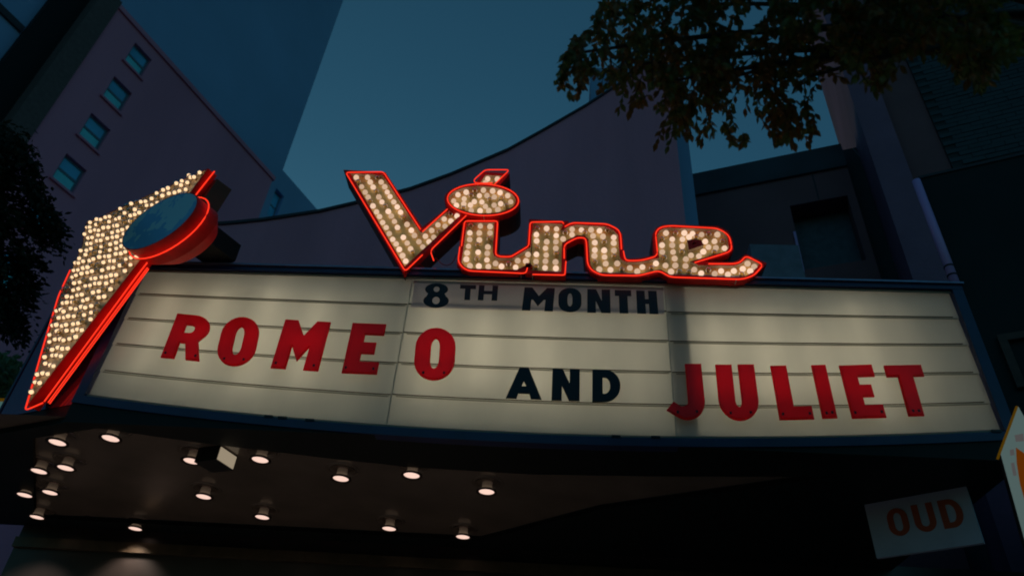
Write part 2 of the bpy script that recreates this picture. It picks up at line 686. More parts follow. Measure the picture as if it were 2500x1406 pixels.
# frame
FY0, FY1 = BY - 0.07, BY + 0.06
mb = MB()
bow_strip(mb, BX0 - 0.11, BX3 + 0.12, 0, 0, FY0, FY1, 24, 0.062, 0.002)
mb.build('top_rail', navy_m, marq)
mb = MB()
bow_strip(mb, BX0 - 0.13, BX3 + 0.14, 0, 0, FY0 - 0.03, FY1 + 0.25, 24, 0.088, 0.065)
mb.build('top_ledge', ledge_m, marq)
mb = MB()
bow_strip(mb, BX0 - 0.11, BX3 + 0.12, 1, 1, FY0, FY1, 24, -0.002, -0.095)
mb.build('bottom_rail', navy_m, marq)
for xa, xb in ((BX0 - 0.11, BX0 - 0.002), (BX3 + 0.002, BX3 + 0.12)):
    mb = MB()
    xm = (xa + xb) / 2
    mb.box((xa, FY0 + 0.003, BZ(xm, 1)), (xb, FY1, BZ(xm, 0) + 0.001))
    mb.build('side_stile', navy_m, marq)
# drips and dents of the lower rail's edge: little dark clips
for x in (-3.05, -2.9, -2.6, 0.6, 1.0, 4.40):
    mb = MB()
    mb.box((x - 0.04, FY0 - 0.012, BZ(x, 1) - 0.012), (x + 0.05, FY0 + 0.02, BZ(x, 1) + 0.014))
    mb.build('clip', blackl_m, marq)

# black skirt under the lower rail
mb = MB()
n = 24
xa, xb = BX0 - 0.11, BX3 + 0.12
for k in range(n):
    x0, x1 = xa + (xb - xa) * k / n, xa + (xb - xa) * (k + 1) / n
    zz0, zz1 = max(BZ(x0, 1) - 0.097, ZS + 0.004), max(BZ(x1, 1) - 0.097, ZS + 0.004)
    mb.hexa([(x0, FY0 + 0.02, ZS), (x1, FY0 + 0.02, ZS), (x1, FY1, ZS), (x0, FY1, ZS),
             (x0, FY0 + 0.02, zz0), (x1, FY0 + 0.02, zz1), (x1, FY1, zz1), (x0, FY1, zz0)])
mb.build('skirt', black_m, marq)

# light box behind the panels: back, added upright, tubes
mb = MB()
mb.box((BX0 - 0.1, BY + 0.52, ZS + 0.15), (BX3 + 0.1, BY + 0.56, ZT + 0.11))
mb.box((BX0 - 0.1, BY + 0.065, ZS + 0.15), (BX0 - 0.06, BY + 0.515, ZT + 0.10))
mb.box((BX3 + 0.06, BY + 0.065, ZS + 0.15), (BX3 + 0.1, BY + 0.515, ZT + 0.10))
mb.box((BX0 - 0.055, BY + 0.065, ZS + 0.11), (BX3 + 0.055, BY + 0.515, ZS + 0.145))
mb.build('light_box', white_in, marq)
for xa, xb, ya in ((BX1 - 0.16, BX1 - 0.01, 0.10),):  # unseen upright added to darken the panel left of the joint
    mb = MB()
    mb.box((xa, BY + ya, ZS + 0.15), (xb, BY + ya + 0.06, ZT + 0.05))
    mb.build('shade_post', shade_post_m, marq)
mb = MB()  # unseen sheet added to dim the band right of the joint
mb.quad((BX2 + 0.004, BY + 0.016, BZ(BX2, 1) - 0.02), (BX2 + 0.235, BY + 0.016, BZ(BX2 + 0.2, 1) - 0.02), (BX2 + 0.235, BY + 0.016, ZT), (BX2 + 0.004, BY + 0.016, ZT))
mb.build('dimming_sheet', translucent('dimming_acrylic', (0.30, 0.29, 0.28), (0.35, 0.35, 0.35), 0.6, 0.4, 0.02), marq)
tubes = [(-4.70, 1.0), (-4.10, 1.1), (-3.45, 1.05), (-2.85, 1.1), (-2.30, 0.55),
         (-1.45, 1.1), (-0.85, 1.2), (-0.25, 1.15), (0.35, 0.70), (0.85, 0.80),
         (1.75, 1.1), (2.30, 1.15), (2.85, 0.95), (3.35, 1.0), (3.85, 0.5)]
for x, k in tubes:
    mb = MB()
    zc = (BZ(x, 0) + BZ(x, 1)) / 2 + 0.04
    h = 0.64 * (0.8 + 0.4 * rnd.random())
    mb.tube([(x, BY + 0.235, zc - h), (x, BY + 0.235, zc + h)], 0.030 * k ** 1.6, 8)
    mb.build('light_tube', tube_m, marq)

# end panel that folds back at the left, and its far edge
CH = Vector((-0.937, 0.350, 0)).normalized()
CHN = Vector((-0.350, -0.937, 0)).normalized()
c0 = Vector((BX0 - 0.115, FY0 + 0.03, 0))
CHL = 1.17
mb = MB()
p, q2 = c0, c0 + CH * CHL
back = -CHN * 0.25
mb.hexa([(p.x, p.y, ZB - 0.10), (q2.x, q2.y, ZB - 0.10), (q2.x + back.x, q2.y + back.y, ZB - 0.10), (p.x + back.x, p.y + back.y, ZB - 0.10),
         (p.x, p.y, ZT + 0.10), (q2.x, q2.y, ZT + 0.10), (q2.x + back.x, q2.y + back.y, ZT + 0.10), (p.x + back.x, p.y + back.y, ZT + 0.10)])
mb.build('end_panel', end_m, marq)
mb = MB()
a = q2 + CH * 0.002 + CHN * 0.012
mb.obox((a.x, a.y, ZB - 0.11), CH * 0.035, -CHN * 0.30, (0, 0, ZT - ZB + 0.22))
mb.build('end_edge', navy_m, marq)
mb = MB()
mb.obox((c0.x, c0.y + 0.01, ZS), CH * (CHL + 0.02), -CHN * 0.2, (0, 0, ZB - 0.102 - ZS))
mb.build('end_skirt', black_m, marq)
# roof of the marquee
mb = MB()
mb.prism([(BX0 - 0.1, BY + 0.57, ZT + 0.05), (BX3 + 0.1, BY + 0.57, ZT + 0.05), (BX3 + 0.1, 10.45, ZT + 0.05), (-7.1, 10.45, ZT + 0.05), (-6.35, 7.75, ZT + 0.05)], (0, 0, 0.05))
mb.build('roof', coping_m, marq)

# soffit: black border with a cut-out, brown glossy ceiling above the cut-out
inner = [on_z(x, y, ZS) for x, y in ((80, 1070), (240, 1045), (480, 1080), (830, 1122), (1000, 1140), (1300, 1158), (1650, 1163), (2030, 1164))]
inner += [Vector((0.55, 8.75, ZS)), Vector((-1.0, 10.1, ZS)), Vector((-7.4, 10.1, ZS))]
ol = c0 + CH * CHL
outer = [Vector((ol.x + 0.01, ol.y + 0.02, ZS)), Vector((c0.x + 0.01, c0.y + 0.03, ZS)), Vector((BX3 + 0.10, FY0 + 0.03, ZS)), Vector((BX3 + 0.10, 10.45, ZS)), Vector((-8.2, 10.45, ZS))]
loops = [[(v.x, v.y) for v in outer], [(v.x, v.y) for v in inner]]
filled('soffit_border', loops, 0.06, lambda x, y, z: Vector((x, y, ZS + 0.001 + z)), black_m, marq)
mb = MB()
mb.quad((-8.1, 6.95, ZS + 0.064), (-8.1, 10.44, ZS + 0.064), (BX3, 10.44, ZS + 0.064), (BX3, 6.95, ZS + 0.064))
mb.prism([(ol.x + 0.1, ol.y + 0.10, ZS + 0.066), (c0.x + .1, c0.y + 0.10, ZS + 0.066), (BX3, 7.06, ZS + 0.066), (BX3, 10.44, ZS + 0.066), (-8.1, 10.44, ZS + 0.066)], (0, 0, 0.02))
mb.build('ceiling', soffit_m, marq)


# ------------------------------------------------------------------ downlights
def downlight_mesh():
    prof = [(0.0, 0.0), (0.105, 0.0), (0.135, -0.010), (0.140, 0.012), (0.108, 0.020), (0.100, 0.150), (0.06, 0.158), (0.0, 0.158)]
    return prof


def lathe(prof, c, axis=Vector((0, 0, 1)), seg=20, flip=False):
    axis = Vector(axis).normalized()
    a = axis.cross(Vector((0, 1, 0.01))).normalized()
    b = axis.cross(a)
    v, f = [], []
    for r, h in prof:
        for j in range(seg):
            t = 2 * math.pi * j / seg
            v.append(Vector(c) + axis * h + (a * math.cos(t) + b * math.sin(t)) * max(r, 1e-4))
    for k in range(len(prof) - 1):
        for j in range(seg):
            j2 = (j + 1) % seg
            f.append((k * seg + j, k * seg + j2, (k + 1) * seg + j2, (k + 1) * seg + j))
    return v, f


ZC = ZS + 0.064
dl_px = [((140, 1080), 'where the soffit front edge folds back'),
         ((270, 1070), 'closest to the left front corner of the reader board'),
         ((95, 1150), 'upper outermost at the soffit left edge'),
         ((160, 1142), 'just inside the upper outermost one'),
         ((60, 1208), 'lower outermost at the soffit left edge'),
         ((122, 1202), 'just inside the lower outermost one'),
         ((468, 1125), 'beside the dark left flank of the hanging box sign'),
         ((635, 1122), 'right of the hanging box sign'),
         ((497, 1212), 'straight below the hanging box sign'),
         ((832, 1168), 'fourth from the right along the soffit front'),
         ((1005, 1160), 'tucked against the front edge below the letter O'),
         ((1188, 1200), 'rightmost of the row under the reader board')]
more = [((640, 1262), 'deep in the soffit, left of the middle'), ((950, 1290), 'deep in the soffit, middle of the row'),
        ((330, 1290), 'deep in the soffit towards the left wall'), ((90, 1262), 'deep in the soffit, outermost at the left'),
        ((1130, 1310), 'deep in the soffit, rightmost of the back row')]
proto = None
LAMP_LIGHT = None
for (px, why) in dl_px + more:
    c = on_z(px[0], px[1], ZC - 0.115)
    if proto is None:
        proto = empty('downlight', (c.x, c.y, ZC))
        o = Vector((c.x, c.y, ZC))
        v, f = lathe([(0.060, -0.005), (0.060, -0.060), (0.085, -0.098), (0.098, -0.115), (0.090, -0.115), (0.088, -0.100)], o, seg=24)
        mesh_obj('can', v, f, can_streak_m, proto, smooth=True)
        v, f = lathe([(0.099, -0.096), (0.122, -0.112), (0.120, -0.124), (0.093, -0.120)], o, seg=24)
        mesh_obj('rim', v, f, rim_m, proto, smooth=True)
        v, f = lathe([(0.0, -0.121), (0.05, -0.119), (0.0925, -0.112)], o, seg=24)
        mesh_obj('lamp', v, f, lamp_m, proto, smooth=True)
        v, f = lathe([(0.086, -0.001), (0.150, -0.002), (0.155, -0.010), (0.162, -0.002), (0.185, -0.003), (0.19, -0.011), (0.197, -0.001)], o, seg=28)
        mesh_obj('ceiling_ring', v, f, soffit_m, proto, smooth=True)
        d = proto
    else:
        d = proto.copy()
        link(d)
        d.location = (c.x, c.y, ZC)
        for ch in [c_ for c_ in proto.children if c_.type == 'MESH']:
            k = ch.copy()
            link(k, d)
    li = LAMP_LIGHT or bpy.data.lights.new('lamp_beam', 'SPOT')
    LAMP_LIGHT = li
    li.energy = 58.0
    li.color = (1.0, 0.84, 0.70)
    li.spot_size = R_(110)
    li.spot_blend = 0.6
    li.shadow_soft_size = 0.08
    lo = bpy.data.objects.new('lamp_beam', li)
    lo.location = (0, 0, -0.135)
    link(lo, d)
    tag(d, 'round lit ceiling can light ' + why, 'ceiling light', 'lit can lights in the marquee soffit')

# hanging box sign with a white face, under the soffit
c = on_z(540, 1120, ZS - 0.02)
bt = empty('box_sign', (c.x, c.y, ZS), 'small dark hanging box with a pale square face among the soffit lights', 'box sign')
pa, pb_, pc, pd = [on_y(x, y, c.y - 0.05) for x, y in ((541, 1088), (576, 1112), (568, 1149), (533, 1122))]
ctr = (pa + pb_ + pc + pd) / 4
sdv = Vector((math.sin(R_(18)), math.cos(R_(18)), 0))
ndv = Vector((sdv.y, -sdv.x, 0))
mb = MB()
wb, hb, db_ = 0.30, 0.17, 0.30
o0 = Vector((ctr.x, ctr.y, ctr.z)) - sdv * wb / 2 - Vector((0, 0, hb / 2)) - ndv * 0.006
mb.obox(o0, sdv * wb, -ndv * db_, (0, 0, hb))
mb.build('case', blackl_m, bt)
mb = MB()
o1 = o0 + ndv * 0.001 + sdv * 0.012 + Vector((0, 0, 0.012))
mb.obox(o1, sdv * (wb - 0.024), ndv * 0.008, (0, 0, hb - 0.024))
mb.build('face', whitebox_m, bt)
mb = MB()
hc = o0 + sdv * wb / 2 - ndv * db_ / 2
mb.tube([(hc.x, hc.y, ctr.z + hb / 2 - 0.005), (hc.x, hc.y, ZC)], 0.02, 8)
mb.build('hanger', blackl_m, bt)


# ================================================================== glyphs for the board letters
def arc(cx, cy, rx, ry, a0, a1, n=10):
    return [(cx + rx * math.cos(R_(a0 + (a1 - a0) * k / n)), cy + ry * math.sin(R_(a0 + (a1 - a0) * k / n))) for k in range(n + 1)]


def stadium(x0, y0, x1, y1, ry):
    cx, rx = (x0 + x1) / 2, (x1 - x0) / 2
    return arc(cx, y1 - ry, rx, ry, 0, 180, 14) + arc(cx, y0 + ry, rx, ry, 180, 360, 14)


def glyph(ch, w, h, s):
    t = s * 0.86
    if ch == 'R':
        return [[(0, 0), (s, 0), (s, .37 * h), (.52 * w, .37 * h), (w - s * 1.02, 0), (w * 1.0, 0), (w * .80, .41 * h)] + arc(.52 * w, .70 * h, .48 * w, .30 * h, -40, 90, 10) + [(0, h)],
                [(s, .56 * h), (s, .80 * h), (.52 * w, .80 * h)] + arc(.52 * w, .68 * h, .14 * w, .12 * h, 90, -90, 6)]
    if ch == 'O':
        return [stadium(0, 0, w, h, .36 * h), stadium(s, t * .9, w - s, h - t * .9, .20 * h)]
    if ch == 'M':
        return [[(0, 0), (s, 0), (s, .48 * h), (s + .05 * w, .48 * h), (.5 * w, .20 * h), (w - s - .05 * w, .48 * h), (w - s, .48 * h), (w - s, 0), (w, 0), (w, h),
                 (w - s * .95, h), (.5 * w, .64 * h), (s * .95, h), (0, h)]]
    if ch == 'E':
        m = .80 * w
        return [[(0, 0), (w, 0), (w, t), (s, t), (s, .5 * h - t / 2), (m, .5 * h - t / 2), (m, .5 * h + t / 2), (s, .5 * h + t / 2), (s, h - t), (w, h - t), (w, h), (0, h)]]
    if ch == 'J':
        return [[(w, h), (w - s, h), (w - s, .33 * h)] + arc((w - s) * .62, .30 * h, (w - s) * .38, .30 * h - t, 0, -100, 8) + [(.16 * w, .27 * h), (0, .155 * h)] +
                arc(.52 * w, .33 * h, .48 * w, .33 * h, 238, 360, 12)]
    if ch == 'U':
        return [[(0, h), (0, .36 * h)] + arc(w / 2, .36 * h, w / 2, .36 * h, 180, 360, 16) + [(w, h), (w - s, h), (w - s, .34 * h)] +
                arc(w / 2, .34 * h, w / 2 - s, .34 * h - t, 0, -180, 12) + [(s, h)]]
    if ch == 'L':
        return [[(0, 0), (w, 0), (w, t), (s, t), (s, h), (0, h)]]
    if ch == 'I':
        return [[(0, 0), (w, 0), (w, h), (0, h)]]
    if ch == 'T':
        return [[(w / 2 - s / 2, 0), (w / 2 + s / 2, 0), (w / 2 + s / 2, h - t), (w, h - t), (w, h), (0, h), (0, h - t), (w / 2 - s / 2, h - t)]]
    if ch == 'A':
        return [[(0, 0), (s * 1.05, 0), (s * 1.05 + .05 * w, .17 * h), (w - s * 1.05 - .05 * w, .17 * h), (w - s * 1.05, 0), (w, 0), (.5 * w + .13 * w, h), (.5 * w - .13 * w, h)],
                [(.42 * w, .385 * h), (.5 * w, .60 * h), (.58 * w, .385 * h)]]
    if ch == 'N':
        return [[(0, 0), (s, 0), (s, .50 * h), (w - s * 1.05, 0), (w, 0), (w, h), (w - s, h), (w - s, .50 * h), (s * 1.05, h), (0, h)]]
    if ch == 'D':
        return [[(0, 0), (.45 * w, 0)] + arc(.45 * w, h / 2, .55 * w, h / 2, -90, 90, 16) + [(0, h)],
                [(s, t), (s, h - t), (.45 * w, h - t)] + arc(.45 * w, h / 2, .55 * w - s, h / 2 - t, 90, -90, 12)]
    if ch == 'H':
        return [[(0, 0), (s, 0), (s, .42 * h), (w - s, .42 * h), (w - s, 0), (w, 0), (w, h), (w - s, h), (w - s, .63 * h), (s, .63 * h), (s, h), (0, h)]]
    if ch == '8':
        o = arc(w / 2, .28 * h, w / 2, .28 * h, 140, 400, 18) + arc(w / 2, .75 * h, w * .455, .25 * h, -45, 225, 18)
        return [o, arc(w / 2, .29 * h, w / 2 - s, .155 * h, 0, 345, 14), arc(w / 2, .755 * h, w * .455 - s * .95, .115 * h, 0, 345, 14)]
    raise KeyError(ch)


def place_letter(name, ch, bl, br, tl, y, depth, mat, parent, sw, bevel=0.008, open_back=True, wfac=1.0):
    a, b, c = on_y(*bl, y), on_y(*br, y), on_y(*tl, y)
    u, v = b - a, c - a
    wd, ht = u.length * wfac, v.length
    uu, vv = u.normalized(), v.normalized()
    if ch == 'I':
        loops = glyph(ch, wd, ht, sw * ht)
    else:
        loops = glyph(ch, wd, ht, sw * ht)
    if parent == 'thing':
        o = empty(name, a + u / 2)
        par = o
    else:
        par = parent
    m = filled('face' if parent == 'thing' else name, loops, depth, lambda X, Y, Z: a + uu * X + vv * Y + Vector((0, -Z, 0)), mat, par, bevel, open_back)
    return (par if parent == 'thing' else m), a, uu, vv, wd, ht


def z3(x, y):
    return (180 + x / 3.0488, 640 + y / 3.0488)


def z4(x, y):
    return (900 + x / 3.125, 660 + y / 3.125)


def z5(x, y):
    return (1600 + x / 2.8409, 660 + y / 2.8409)


LY = BY - 0.030
red = [('R', z3(668, 710), z3(930, 736), z3(786, 402), 'red letter R at the left end of the upper word on the board'),
       ('O', z3(1058, 764), z3(1325, 782), z3(1143, 420), 'red letter O between the red R and the red M'),
       ('M', z3(1483, 788), z3(1815, 810), z3(1588, 446), 'red letter M on the board, beside the middle of the left bay'),
       ('E', z3(2010, 824), z3(2250, 834), z3(2088, 472), 'red letter E just left of the first board joint'),
       ('O', z4(348, 833), z4(640, 842), z4(383, 455), 'red letter O just right of the first board joint, before the black word'),
       ('J', z5(95, 1034), z5(342, 1034), z5(70, 667), 'red letter J with its hook across the second board joint'),
       ('U', z5(458, 1041), z5(718, 1039), z5(423, 672), 'red letter U following the red J'),
       ('L', z5(867, 1035), z5(1085, 1030), z5(805, 680), 'red letter L between the red U and the red I'),
       ('I', z5(1163, 1025), z5(1245, 1022), z5(1088, 676), 'red letter I, a single upright bar on the right bay'),
       ('E', z5(1368, 1025), z5(1583, 1018), z5(1280, 678), 'red letter E on the right bay, second to last red letter'),
       ('T', z5(1678, 1010), z5(1925, 1005), z5(1590, 678), 'red letter T at the right end of the lower word')]
for ch, bl, br, tl, lab in red:
    o, a, uu, vv, wd, ht = place_letter('board_letter', ch, bl, br, tl, LY, 0.045, red_m, 'thing', 0.224, 0.016)
    tag(o, lab, 'letter', 'red letters hung on the reader board')
    # small dark hanging clips at the foot
    if ch in 'OUJ':
        spots = [(.24 * wd, .10 * ht), (.78 * wd, .11 * ht)]
    elif ch == 'T':
        spots = [(.42 * wd, .06 * ht), (.58 * wd, .06 * ht)]
    elif ch == 'I':
        spots = [(.25 * wd, .06 * ht), (.72 * wd, .07 * ht)]
    else:
        spots = [(.07 * wd, .07 * ht), (.92 * wd, .07 * ht)]
    for x, z in spots:
        mb = MB()
        p = a + uu * x + vv * z + Vector((0, -0.050, 0))
        mb.obox(p - uu * 0.011 - vv * 0.014, uu * 0.022, (0, 0.012, 0), vv * 0.028)
        mb.build('clip', blackl_m, o)
for ch, bl, br, tl, lab in [('A', z4(1050, 976), z4(1316, 986), z4(1058, 745), 'black letter A of the small middle word'),
                            ('N', z4(1397, 991), z4(1607, 998), z4(1405, 757), 'black letter N of the small middle word'),
                            ('D', z4(1708, 1004), z4(1921, 1004), z4(1709, 765), 'black letter D of the small middle word')]:
    o, *_ = place_letter('board_letter', ch, bl, br, tl, LY, 0.02, blackl_m, 'thing', 0.27, 0.003)
    tag(o, lab, 'letter', 'black letters hung on the reader board')

# banner strip of the middle bay
ban = empty('banner_strip', on_y(*z4(1250, 200), BY - 0.03), 'grey printed strip reading 8TH MONTH along the top of the middle bay', 'banner')
c4 = [on_y(*z4(x, y), BY - 0.036) for x, y in ((322, 282), (2258, 336), (2244, 150), (352, 92))]
mb = MB()
mb.ngon(c4)
mb.build('film', strip_m, ban)
mb = MB()
t0, t1 = on_y(*z4(345, 76), BY - 0.036), on_y(*z4(2250, 132), BY - 0.036)
b0, b1 = on_y(*z4(338, 94), BY - 0.036), on_y(*z4(2247, 150), BY - 0.036)
mb.hexa([b0, b1, b1 + Vector((0, .016, 0)), b0 + Vector((0, .016, 0)), t0, t1, t1 + Vector((0, .016, 0)), t0 + Vector((0, .016, 0))])
mb.build('top_channel', lip_m, ban)
for ch, bl, br, tl, sw in [('8', (413, 284), (610, 286), (425, 99), .30), ('T', (690, 224), (812, 229), (700, 110), .30), ('H', (832, 228), (980, 232), (843, 114), .30),
                           ('M', (1168, 306), (1405, 314), (1190, 130), .29), ('O', (1446, 318), (1624, 322), (1450, 132), .30), ('N', (1668, 323), (1846, 327), (1668, 143), .29),
                           ('T', (1884, 327), (2012, 330), (1877, 150), .30), ('H', (2050, 330), (2210, 334), (2040, 154), .30)]:
    place_letter('letter', ch, z4(*bl), z4(*br), z4(*tl), BY - 0.0385, 0.003, blackl_m, ban, sw, 0.0, False)

# ================================================================== bulbs
def bulb_meshes():
    prof = [(0.0, 0.082), (0.014, 0.080), (0.027, 0.071), (0.0355, 0.056), (0.0375, 0.044), (0.034, 0.030), (0.024, 0.017), (0.0165, 0.008)]
    sock = [(0.0165, 0.012), (0.019, 0.010), (0.019, -0.004)]
    res = []
    for nm, gm in (('bulb', bulb_m), ('dead_bulb', deadbulb_m)):
        v, f = lathe(prof, (0, 0, 0), (0, -1, 0), 12)
        k = len(v)
        v2, f2 = lathe(sock, (0, 0, 0), (0, -1, 0), 12)
        me = bpy.data.meshes.new(nm)
        me.from_pydata([tuple(x) for x in v + v2], [], f + [tuple(i + k for i in q) for q in f2])
        me.materials.append(gm)
        me.materials.append(socket_m)
        me.polygons.foreach_set('material_index', [0] * len(f) + [1] * len(f2))
        me.polygons.foreach_set('use_smooth', [True] * (len(f) + len(f2)))
        me.update()
        res.append(me)
    return res


BULB, DEAD = bulb_meshes()
BULBS = [BULB]
for k_, st_ in enumerate((0.60, 0.68, 0.88, 1.0)):          # lamps of different age burn unequally bright
    bm_ = BULB.copy()
    bm_.materials[0] = emit('bulb_glow_%d' % k_, (1.0, 0.68 - 0.02 * (k_ < 2), 0.49 - 0.05 * (k_ < 2)), st_)
    BULBS.append(bm_)


def clear_bulb():
    prof = [(0.0, 0.082), (0.014, 0.080), (0.027, 0.071), (0.0355, 0.056), (0.0375, 0.044), (0.034, 0.030), (0.024, 0.017), (0.0165, 0.008)]
    core = [(0.0, 0.077), (0.014, 0.073), (0.0235, 0.062), (0.0265, 0.049), (0.0235, 0.035), (0.014, 0.024), (0.0, 0.020)]
    sock = [(0.0165, 0.012), (0.019, 0.010), (0.019, -0.004)]
    me = bpy.data.meshes.new('clear_bulb')
    V, F, Mi = [], [], []
    for i, pr_ in enumerate((prof, core, sock)):
        v, f = lathe(pr_, (0, 0, 0), (0, -1, 0), 12)
        k = len(V)
        V += [tuple(x) for x in v]
        F += [tuple(j + k for j in q) for q in f]
        Mi += [i] * len(f)
    me.from_pydata(V, [], F)
    for m in (deadbulb_m, fil_m, socket_m):
        me.materials.append(m)
    me.polygons.foreach_set('material_index', Mi)
    me.polygons.foreach_set('use_smooth', [True] * len(F))
    me.update()
    return me


CLEAR = clear_bulb()


def add_bulb(p, lit, parent, rot=0.0, scale=0.95, lit_mesh=None):
    o = bpy.data.objects.new('bulb' if lit else 'dead_bulb', (lit_mesh or rnd.choice(BULBS)) if lit else DEAD)
    o.location = p - parent_origin(parent)
    o.rotation_euler = (rnd.uniform(-.10, .10), rnd.uniform(-.1, .1), rot + rnd.uniform(-.12, .12))
    s = scale * rnd.uniform(0.94, 1.06)
    o.scale = (s, s, s)
    link(o, parent)
    return o


# ================================================================== script sign
VY = 6.86                          # front of the letter trays
vine = empty('script_sign', on_y(1330, 690, VY), 'red neon and bulb script sign reading Vine on top of the marquee', 'sign')


def za(x, y):
    return (820 + x / 4.3103, 380 + y / 4.3103)


def zb(x, y):
    return (1300 + x / 4.1667, 500 + y / 4.1667)


def sign_letter(name, face_px, walls_px, holes_px=(), closed=False, dy=0.0, depth=0.34, halo_lip=0.056, label=None):
    """tray face set back behind the front edge, with a red shell round the given wall runs"""
    yf = VY + dy
    yr = yf + 0.055
    to2 = lambda p: Vector((on_y(p[0], p[1], yf).x, on_y(p[0], p[1], yf).z))
    loops = [[tuple(to2(p)) for p in face_px]] + [[tuple(to2(p)) for p in h] for h in holes_px]
    part = filled(name, loops, 0.01, lambda X, Y, Z: Vector((X, yr + 0.01 - Z, Y)), tray_m, vine)
    if label:
        part['label'] = label
    for wi, wp in enumerate(walls_px):
        hole = wi >= len(walls_px) - len(holes_px) and len(holes_px) > 0
        cl = closed or hole
        P = [to2(p) for p in wp]
        # clockwise ring seen from the front -> outside on the left of travel; normalise by area
        area = sum(P[k].x * P[(k + 1) % len(P)].y - P[(k + 1) % len(P)].x * P[k].y for k in range(len(P)))
        sgn = 1.0
        if cl:
            sgn = 1.0 if area > 0 else -1.0
            if hole:
                sgn = -sgn
        O = offset_path(P, halo_lip * sgn, cl)
        mb = MB()
        n = len(P)
        for k in range(n if cl else n - 1):
            k2 = (k + 1) % n
            a, b, c, d = P[k], P[k2], O[k2], O[k]
            V3 = lambda p, y: Vector((p.x, y, p.y))
            mb.quad(V3(a, yf), V3(b, yf), V3(c, yf), V3(d, yf), 0)                 # neon halo shaped as red front lip
            mb.quad(V3(a, yf), V3(b, yf), V3(b, yr), V3(a, yr), 1)                 # inside of the tray
            ym = yf + 0.10
            mb.quad(V3(d, yf), V3(c, yf), V3(c, ym), V3(d, ym), 0)                 # outer red band, neon spill put into colour
            mb.quad(V3(d, ym), V3(c, ym), V3(c, yf + depth), V3(d, yf + depth), 2)  # brown return
            mb.quad(V3(a, yf + depth), V3(b, yf + depth), V3(c, yf + depth), V3(d, yf + depth), 2)
            mb.quad(V3(a, yr), V3(b, yr), V3(b, yf + depth), V3(a, yf + depth), 2)
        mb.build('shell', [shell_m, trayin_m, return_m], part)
    # closed back of the tray
    filled('back', loops, 0.01, lambda X, Y, Z: Vector((X, yf + depth - 0.012 - Z, Y)), return_m, part)
    return part


def neon(part, px, rad=0.05, dy=-0.035, closed=False, r=0.0078):
    P = [on_y(x, y, VY + dy) for x, y in px]
    P = rounded(P, rad, 4, closed)
    mb = MB()
    mb.tube(P, r, 8, closed=closed)
    o = mb.build('neon_tube', neon_m, part, smooth=True)
    # glass supports
    L = 0.0
    for k in range(1, len(P)):
        L += (P[k] - P[k - 1]).length
        if L > 0.55:
            L = 0.0
            s = MB()
            s.tube([P[k] + Vector((0, 0.008, 0)), P[k] + Vector((0, 0.10, 0))], 0.005, 6)
            s.build('tube_support', can_m, part)
    return o


def bulbs(part, pts, conv, dy=0.0):
    for x, y in pts:
        lit = x > 0
        p = on_y(*conv(abs(x), y), VY + dy + 0.055 - 0.045)
        add_bulb(Vector((p.x, VY + dy + 0.055, p.z)), lit, part)


# --- V
Vf = [za(*p) for p in ((150, 185), (490, 205), (895, 815), (1195, 575), (1330, 605), (725, 1165))]
Vw = [za(*p) for p in ((1330, 605), (725, 1165), (150, 185), (490, 205), (895, 815), (1195, 575))]
pV = sign_letter('letter_v', Vf, [Vw[::-1]], label='large slanted capital V of the script sign')
neon(pV, [za(*p) for p in ((890, 775), (500, 172), (103, 178), (730, 1218), (912, 1043))], 0.05)
neon(pV, [za(*p) for p in ((912, 800), (1175, 562))], 0.02)
neon(pV, [za(*p) for p in ((1375, 627), (992, 1000), (1030, 1105))], 0.06)
bulbs(pV, [(215, 230), (275, 325), (310, 385), (340, 437), (390, 530), (430, 590), (463, 640), (497, 700), (530, 755), (565, 818), (600, 878), (633, 928), (670, 988), (706, 1053), (737, 1110),
           (-240, 275), (-360, 482), (335, 230), (362, 280), (393, 330), (-425, 380), (455, 435), (487, 485), (-520, 530), (548, 588), (580, 637), (613, 692), (650, 755), (713, 857), (750, 918), (787, 977), (-810, 1022),
           (-440, 235), (475, 278), (511, 330), (540, 380), (573, 430), (608, 485), (645, 540), (680, 597), (-712, 655), (752, 722), (792, 787), (829, 840), (873, 903), (910, 960),
           (945, 845), (1010, 785), (1073, 727), (1138, 668), (-1205, 610), (977, 905), (1033, 855), (-1090, 800), (1150, 742), (1213, 690), (1275, 635)], za)

# --- the dot of the i, an oval disc
ell = lambda cx, cy, rx, ry, n, tilt=0.0: [za(cx + rx * math.cos(2 * math.pi * k / n), cy + ry * math.sin(2 * math.pi * k / n) + tilt * rx * math.cos(2 * math.pi * k / n)) for k in range(n)]
pD = sign_letter('dot_disc', ell(1540, 465, 352, 142, 40, .03), [ell(1540, 465, 352, 142, 40, .03)], closed=True, dy=-0.05, depth=0.42)
neon(pD, ell(1548, 465, 374, 166, 44, .03), 0.01, dy=-0.085, closed=True)
bulbs(pD, [(1287, 410), (1370, 388), (-1460, 370), (1555, 365), (1645, 375), (1730, 388), (1808, 422), (1237, 475), (1347, 455), (-1420, 425), (1507, 418), (1587, 420), (1667, 435), (-1738, 450), (1840, 483),
           (1270, 525), (1343, 508), (1412, 522), (1460, 485), (1537, 487), (1577, 535), (1663, 523), (1737, 508), (-1795, 530), (-1343, 552), (1427, 575), (1520, 580), (1612, 578), (1708, 568), (-1620, 465)], za, -0.05)
# --- slash above the dot
pS = sign_letter('dot_slash', [za(*p) for p in ((1575, 205), (1755, 215), (1668, 330), (1490, 330))], [[za(*p) for p in ((1668, 318), (1755, 215), (1575, 205), (1500, 318))]], dy=0.02)
neon(pS, [za(*p) for p in ((1668, 305), (1828, 150), (1572, 150), (1450, 258), (1466, 290), (1650, 290))], 0.05)
bulbs(pS, [(1600, 245), (1700, 250), (1570, 287), (-1665, 288)], za, 0.02)

